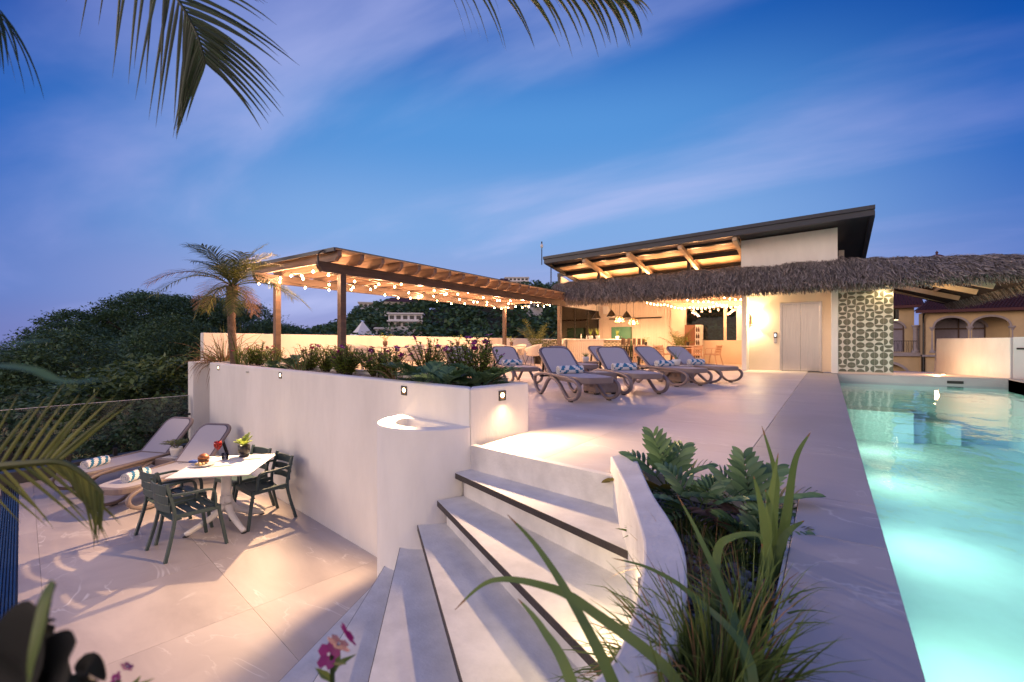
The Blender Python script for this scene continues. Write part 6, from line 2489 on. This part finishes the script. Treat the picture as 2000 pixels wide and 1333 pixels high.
far_house("white two storey house with balconies on the hill left of the bulbs", -13.2, 120, 8.4, 5, 3.6, 2, None, 2.6, -.1)
far_house("low white annexe at the left foot of the white two storey house", -15.7, 117, 3.6, 4, 2.0, 1, None, 2.4, .1, cols=3)
far_house("maroon roofed house on the hill above the white house", -13.6, 150, 10, 6, 2.2, 1, M['maroon'], 2.8, .1, cols=6)
far_house("white long house on the crest behind the leftmost hill trees", -17.0, 178, 10, 5, 2.4, 1, None, 3.6, .0, cols=6)
far_house("small white house on the hill under the middle of the pergola", -8.3, 168, 6, 5, 4, 2, None, 4.0, 0, cols=4)
far_house("white house cluster on the hill left of the far pergola post", -2.9, 150, 7, 5, 2.6, 1, None, 3.6, .1, cols=4)
far_house("white flat house just left of the far pergola post", -1.2, 145, 4, 4, 3.6, 2, None, 3.2, -.1, cols=3)
far_house("white house seen right of the far pergola post", 1.2, 150, 5, 4, 3.4, 2, None, 2.5, .1, cols=3)
far_house("white low house above the potted palm on the hill", 2.8, 130, 5, 4, 2.4, 1, None, 2.6, .1, cols=4)
far_house("white multi storey hotel on the hilltop above the pergola roof", 0.6, 260, 13.5, 8, 8.5, 4, None, 14.5, .0, "hilltop_hotel", 6)
far_house("maroon roofed villa at the hotel's left on the hilltop", -1.0, 235, 5, 5, 3, 2, M['maroon'], 13.6, .2, cols=3)
far_house("pale low house on the crest between hotel and thatch", 3.9, 230, 5, 5, 2.2, 1, None, 9.0, .1, cols=4)
x, y = polar(-18.2, 112)
t = thing("tent_roof_house", "white tent roofed pavilion on the hill beside the dark pergola post", "pavilion", (x, y, ground_z(-18.2, 112) + 3.0), .5)
mb = MB()
mb.lathe([(4.0, 0), (4.0, .2), (1.9, 2.0), (.05, 4.2)], 4)
mb.build("roof", M['house'], t)
mb = MB()
mb.lathe([(3.2, -3.5), (3.2, -.01)], 8)
mb.build("wall", M['villa'], t)
x, y = polar(4.9, 250)
t = thing("antenna_mast", "thin lattice antenna mast on the hilltop beside the roof corner", "mast", (x, y, ground_z(4.9, 250) + 9))
mb = MB()
for k in range(3):
    a = k * 2.1
    mb.tube([(math.cos(a) * .5, math.sin(a) * .5, 0), (math.cos(a) * .25, math.sin(a) * .25, 18)], .11, 4)
for k in range(10):
    mb.tube([(.45, 0, k * 1.8), (-.3, .3, k * 1.8 + .9), (.4, 0, k * 1.8 + 1.8)], .07, 4)
mb.build("lattice", M['dark_metal'], t)

# ochre villa behind the pool end; local x runs along its front, y away from the camera
vl = thing("ochre_villa", "ochre villa with arched balcony, grey columns and clay tile roof beyond the pool", "villa", (3.84, 52.0, 0), 0)
vl.scale = (.76, .76, 1.05)


def arch_wall(name, x0, x1, z0, z1, y, th_, openings, m, parent):   # wall pierced by round arches: (cx, half width, spring z, rise, sill z)
    mb = MB()
    xs = x0
    for cx, hw, sp, rise, sill in openings:
        if cx - hw > xs:
            mb.box((xs, y, z0), (cx - hw, y + th_, z1))
        if sill > z0:
            mb.box((cx - hw, y, z0), (cx + hw, y + th_, sill))
        n = 12
        for k in range(n):
            a0, a1 = PI - PI * k / n, PI - PI * (k + 1) / n
            xa, za = cx + hw * math.cos(a0), sp + rise * math.sin(a0)
            xb, zb = cx + hw * math.cos(a1), sp + rise * math.sin(a1)
            mb.hexa([(xa, y, za), (xb, y, zb), (xb, y + th_, zb), (xa, y + th_, za)], [(xa, y, z1), (xb, y, z1), (xb, y + th_, z1), (xa, y + th_, z1)])
        xs = cx + hw
    if x1 > xs:
        mb.box((xs, y, z0), (x1, y + th_, z1))
    return mb.build(name, m, parent)


def arch_trim(parent, cx, hw, sp, rise, y, w=.16):
    mb = MB()
    pts = [(cx + (hw + w / 2) * math.cos(PI - PI * k / 14), y, sp + (rise + w / 2) * math.sin(PI - PI * k / 14)) for k in range(15)]
    mb.sweep(pts, [(-.06, -w / 2), (.06, -w / 2), (.06, w / 2), (-.06, w / 2)], side=(0, 1, 0))
    return mb.build("arch_trim", M['villa_stone'], parent)


def column(parent, x, y, z0, z1, r=.19):
    h = z1 - z0
    mb = MB()
    mb.lathe([(r * 1.5, 0), (r * 1.5, .12), (r * 1.15, .2), (r, .3), (r * .88, h - .35), (r * 1.05, h - .3), (r * 1.05, h - .24), (r * 1.35, h - .14), (r * 1.55, h - .1), (r * 1.55, h)], 14, (x, y, z0))
    return mb.build("column", M['villa_stone'], parent, smooth=False)


FZ = 0.1                                            # villa balcony floor
# recessed left bay
arch_wall("wall", -1.5, 3.2, -5, 3.9, 2.2, .3, [(.9, 1.45, 2.1, .65, FZ)], M['villa'], vl)
arch_trim(vl, .9, 1.45, 2.1, .65, 2.18)
w_ = bx("window", (-.5, 2.55, FZ), (2.3, 2.62, 2.75), M['shutter'], vl)
for x in (-.5, .62, 2.2):
    bx("window_frame", (x, 2.48, FZ), (x + .12, 2.545, 2.75), M['pot_brown'], w_)
bx("window_frame", (-.5, 2.47, 2.0), (2.3, 2.535, 2.12), M['pot_brown'], w_)
bx("balcony_floor", (-1.5, .9, FZ - .35), (3.6, 2.2, FZ - .05), M['villa_stone'], vl)
arch_wall("lower_wall", -1.5, 3.6, -5, FZ - .36, 1.2, .3, [(.7, 2.0, -2.2, 1.3, -5)], M['villa'], vl)
arch_trim(vl, .7, 2.0, -2.2, 1.3, 1.18, .22)
bx("lower_shade", (-1.4, 2.3, -5), (3.4, 2.4, FZ - .4), M['dark_glass'], vl)
column(vl, 3.2, 1.2, FZ - .05, 2.35, .24)
# projecting right bay with two arches and an open end
arch_wall("arcade", 3.9, 11.5, -.2 + FZ, 3.35, .0, .32, [(6.0, 1.35, 2.15, .72, FZ - .1), (9.05, 1.4, 2.15, .72, FZ - .1)], M['villa'], vl)
arch_trim(vl, 6.0, 1.35, 2.15, .72, -.02)
arch_trim(vl, 9.05, 1.4, 2.15, .72, -.02)
for x in (4.45, 7.5, 10.65):
    column(vl, x, .16, FZ - .05, 2.15)
arch_wall("wall", 3.9, 14.5, FZ - .2, 3.3, 2.0, .3, [(7.0, 2.1, 2.1, .75, FZ)], M['villa'], vl)
arch_trim(vl, 7.0, 2.1, 2.1, .75, 1.98, .2)
w_ = bx("window", (4.9, 2.28, FZ), (9.1, 2.35, 2.85), M['shutter'], vl)
for x in (4.9, 6.9, 9.0):
    bx("window_frame", (x, 2.2, FZ), (x + .13, 2.275, 2.85), M['pot_brown'], w_)
bx("window_frame", (4.9, 2.19, 1.95), (9.1, 2.265, 2.08), M['pot_brown'], w_)
bx("side_wall", (3.6, .05, -5), (3.88, 2.2, 3.3), M['villa'], vl)
bx("balcony_floor", (3.6, -.25, FZ - .35), (14.5, 2.0, FZ - .21), M['villa_stone'], vl)
bx("lower_wall", (3.6, .05, -5), (14.5, .4, FZ - .36), M['villa'], vl)
for k in range(22):
    x = -1.2 + k * .21
    mb = MB()
    mb.tube([(x, .98, FZ), (x + (.06 if k % 2 else -.06), .98, FZ + .45), (x, .98, FZ + .9)], .016, 4)
    mb.build("railing_bar", M['black'], vl)
bx("railing_top", (-1.3, .96, FZ + .9), (3.3, 1.0, FZ + .95), M['black'], vl)
mb = MB()
mb.tube([(3.7, -.45, 3.2), (3.7, -.2, 2.9), (3.72, -.1, 2.5), (3.72, -.1, -4)], .09, 8)
mb.build("downpipe", M['black'], vl)


def tiled_roof(x0, x1, y0, y1, z0, z1, seed, hip=1.6):
    rr = random.Random(seed)
    bx("gutter", (x0 - .2, y0 - .18, z0 - .22), (x1 + .2, y0, z0), M['maroon'], vl)
    mb = MB()
    mb.add([(x0, y0, z0), (x1, y0, z0), (x1, y1, z1), (x0 + hip, y1, z1), (x0, y1 + 1, z0)], [(0, 1, 2, 3), (0, 3, 4)])
    mb.build("roof_deck", M['maroon'], vl)
    mb = MB()
    rows = 9
    for j in range(rows):
        f = j / rows
        yy, zz = y0 + (y1 - y0) * f, z0 + (z1 - z0) * f
        y2, z2 = y0 + (y1 - y0) * (f + 1.25 / rows), z0 + (z1 - z0) * (f + 1.25 / rows)
        xx = x0 + hip * f
        while xx < x1:
            w = .13
            u = rr.uniform(.0, .02)
            mb.add([(xx, yy, zz + .02), (xx + w * .5, yy, zz + .11 + u), (xx + w, yy, zz + .02), (xx, y2, z2 + .0), (xx + w * .5, y2, z2 + .07), (xx + w, y2, z2)], [(0, 1, 4, 3), (1, 2, 5, 4)])
            xx += .27
    mb.build("roof_tiles", M['rooftile'], vl, kind='stuff')


tiled_roof(3.2, 15, -.55, 3.2, 3.5, 4.7, 3)
tiled_roof(-1.5, 4.0, 1.6, 5.0, 4.05, 5.4, 4, .0)
tw_ = thing("domed_tower", "maroon domed tower behind the ochre villa above the thatch", "tower", (10.7, 74, 6.7))
tw_.scale = (.5, .5, .5)
mb = MB()
mb.lathe([(1.9, -34), (1.9, 8.0), (2.1, 8.05), (2.1, 8.3)], 20)
mb.build("wall", M['maroon'], tw_)
mb = MB()
mb.lathe([(1.75, 8.31), (1.6, 8.8), (1.15, 9.35), (.5, 9.65), (.22, 9.7), (.16, 9.85), (.3, 10.05), (.26, 10.25), (.06, 10.5), (0, 10.7)], 20)
mb.build("dome", M['maroon'], tw_, smooth=True)
tw2 = thing("maroon_house", "maroon walled house with a pale window right of the thatch tip", "house", (10.3, 65, 0))
bx("wall", (0, 0, -5), (6, 6, 6.2), M['maroon'], tw2)
wi = bx("window", (2.6, -.04, 4.2), (3.6, -.005, 5.6), M['house'], tw2)
bx("window_sill", (2.4, -.3, 4.0), (3.9, -.045, 4.19), M['house'], wi)
mb = MB()
mb.add([(-.6, -.6, 6.21), (6.6, -.6, 6.21), (6.6, 6.6, 6.21), (-.6, 6.6, 6.21), (3, 3, 8)], [(0, 1, 4), (1, 2, 4), (2, 3, 4), (3, 0, 4)])
mb.build("roof", M['rooftile'], tw2)
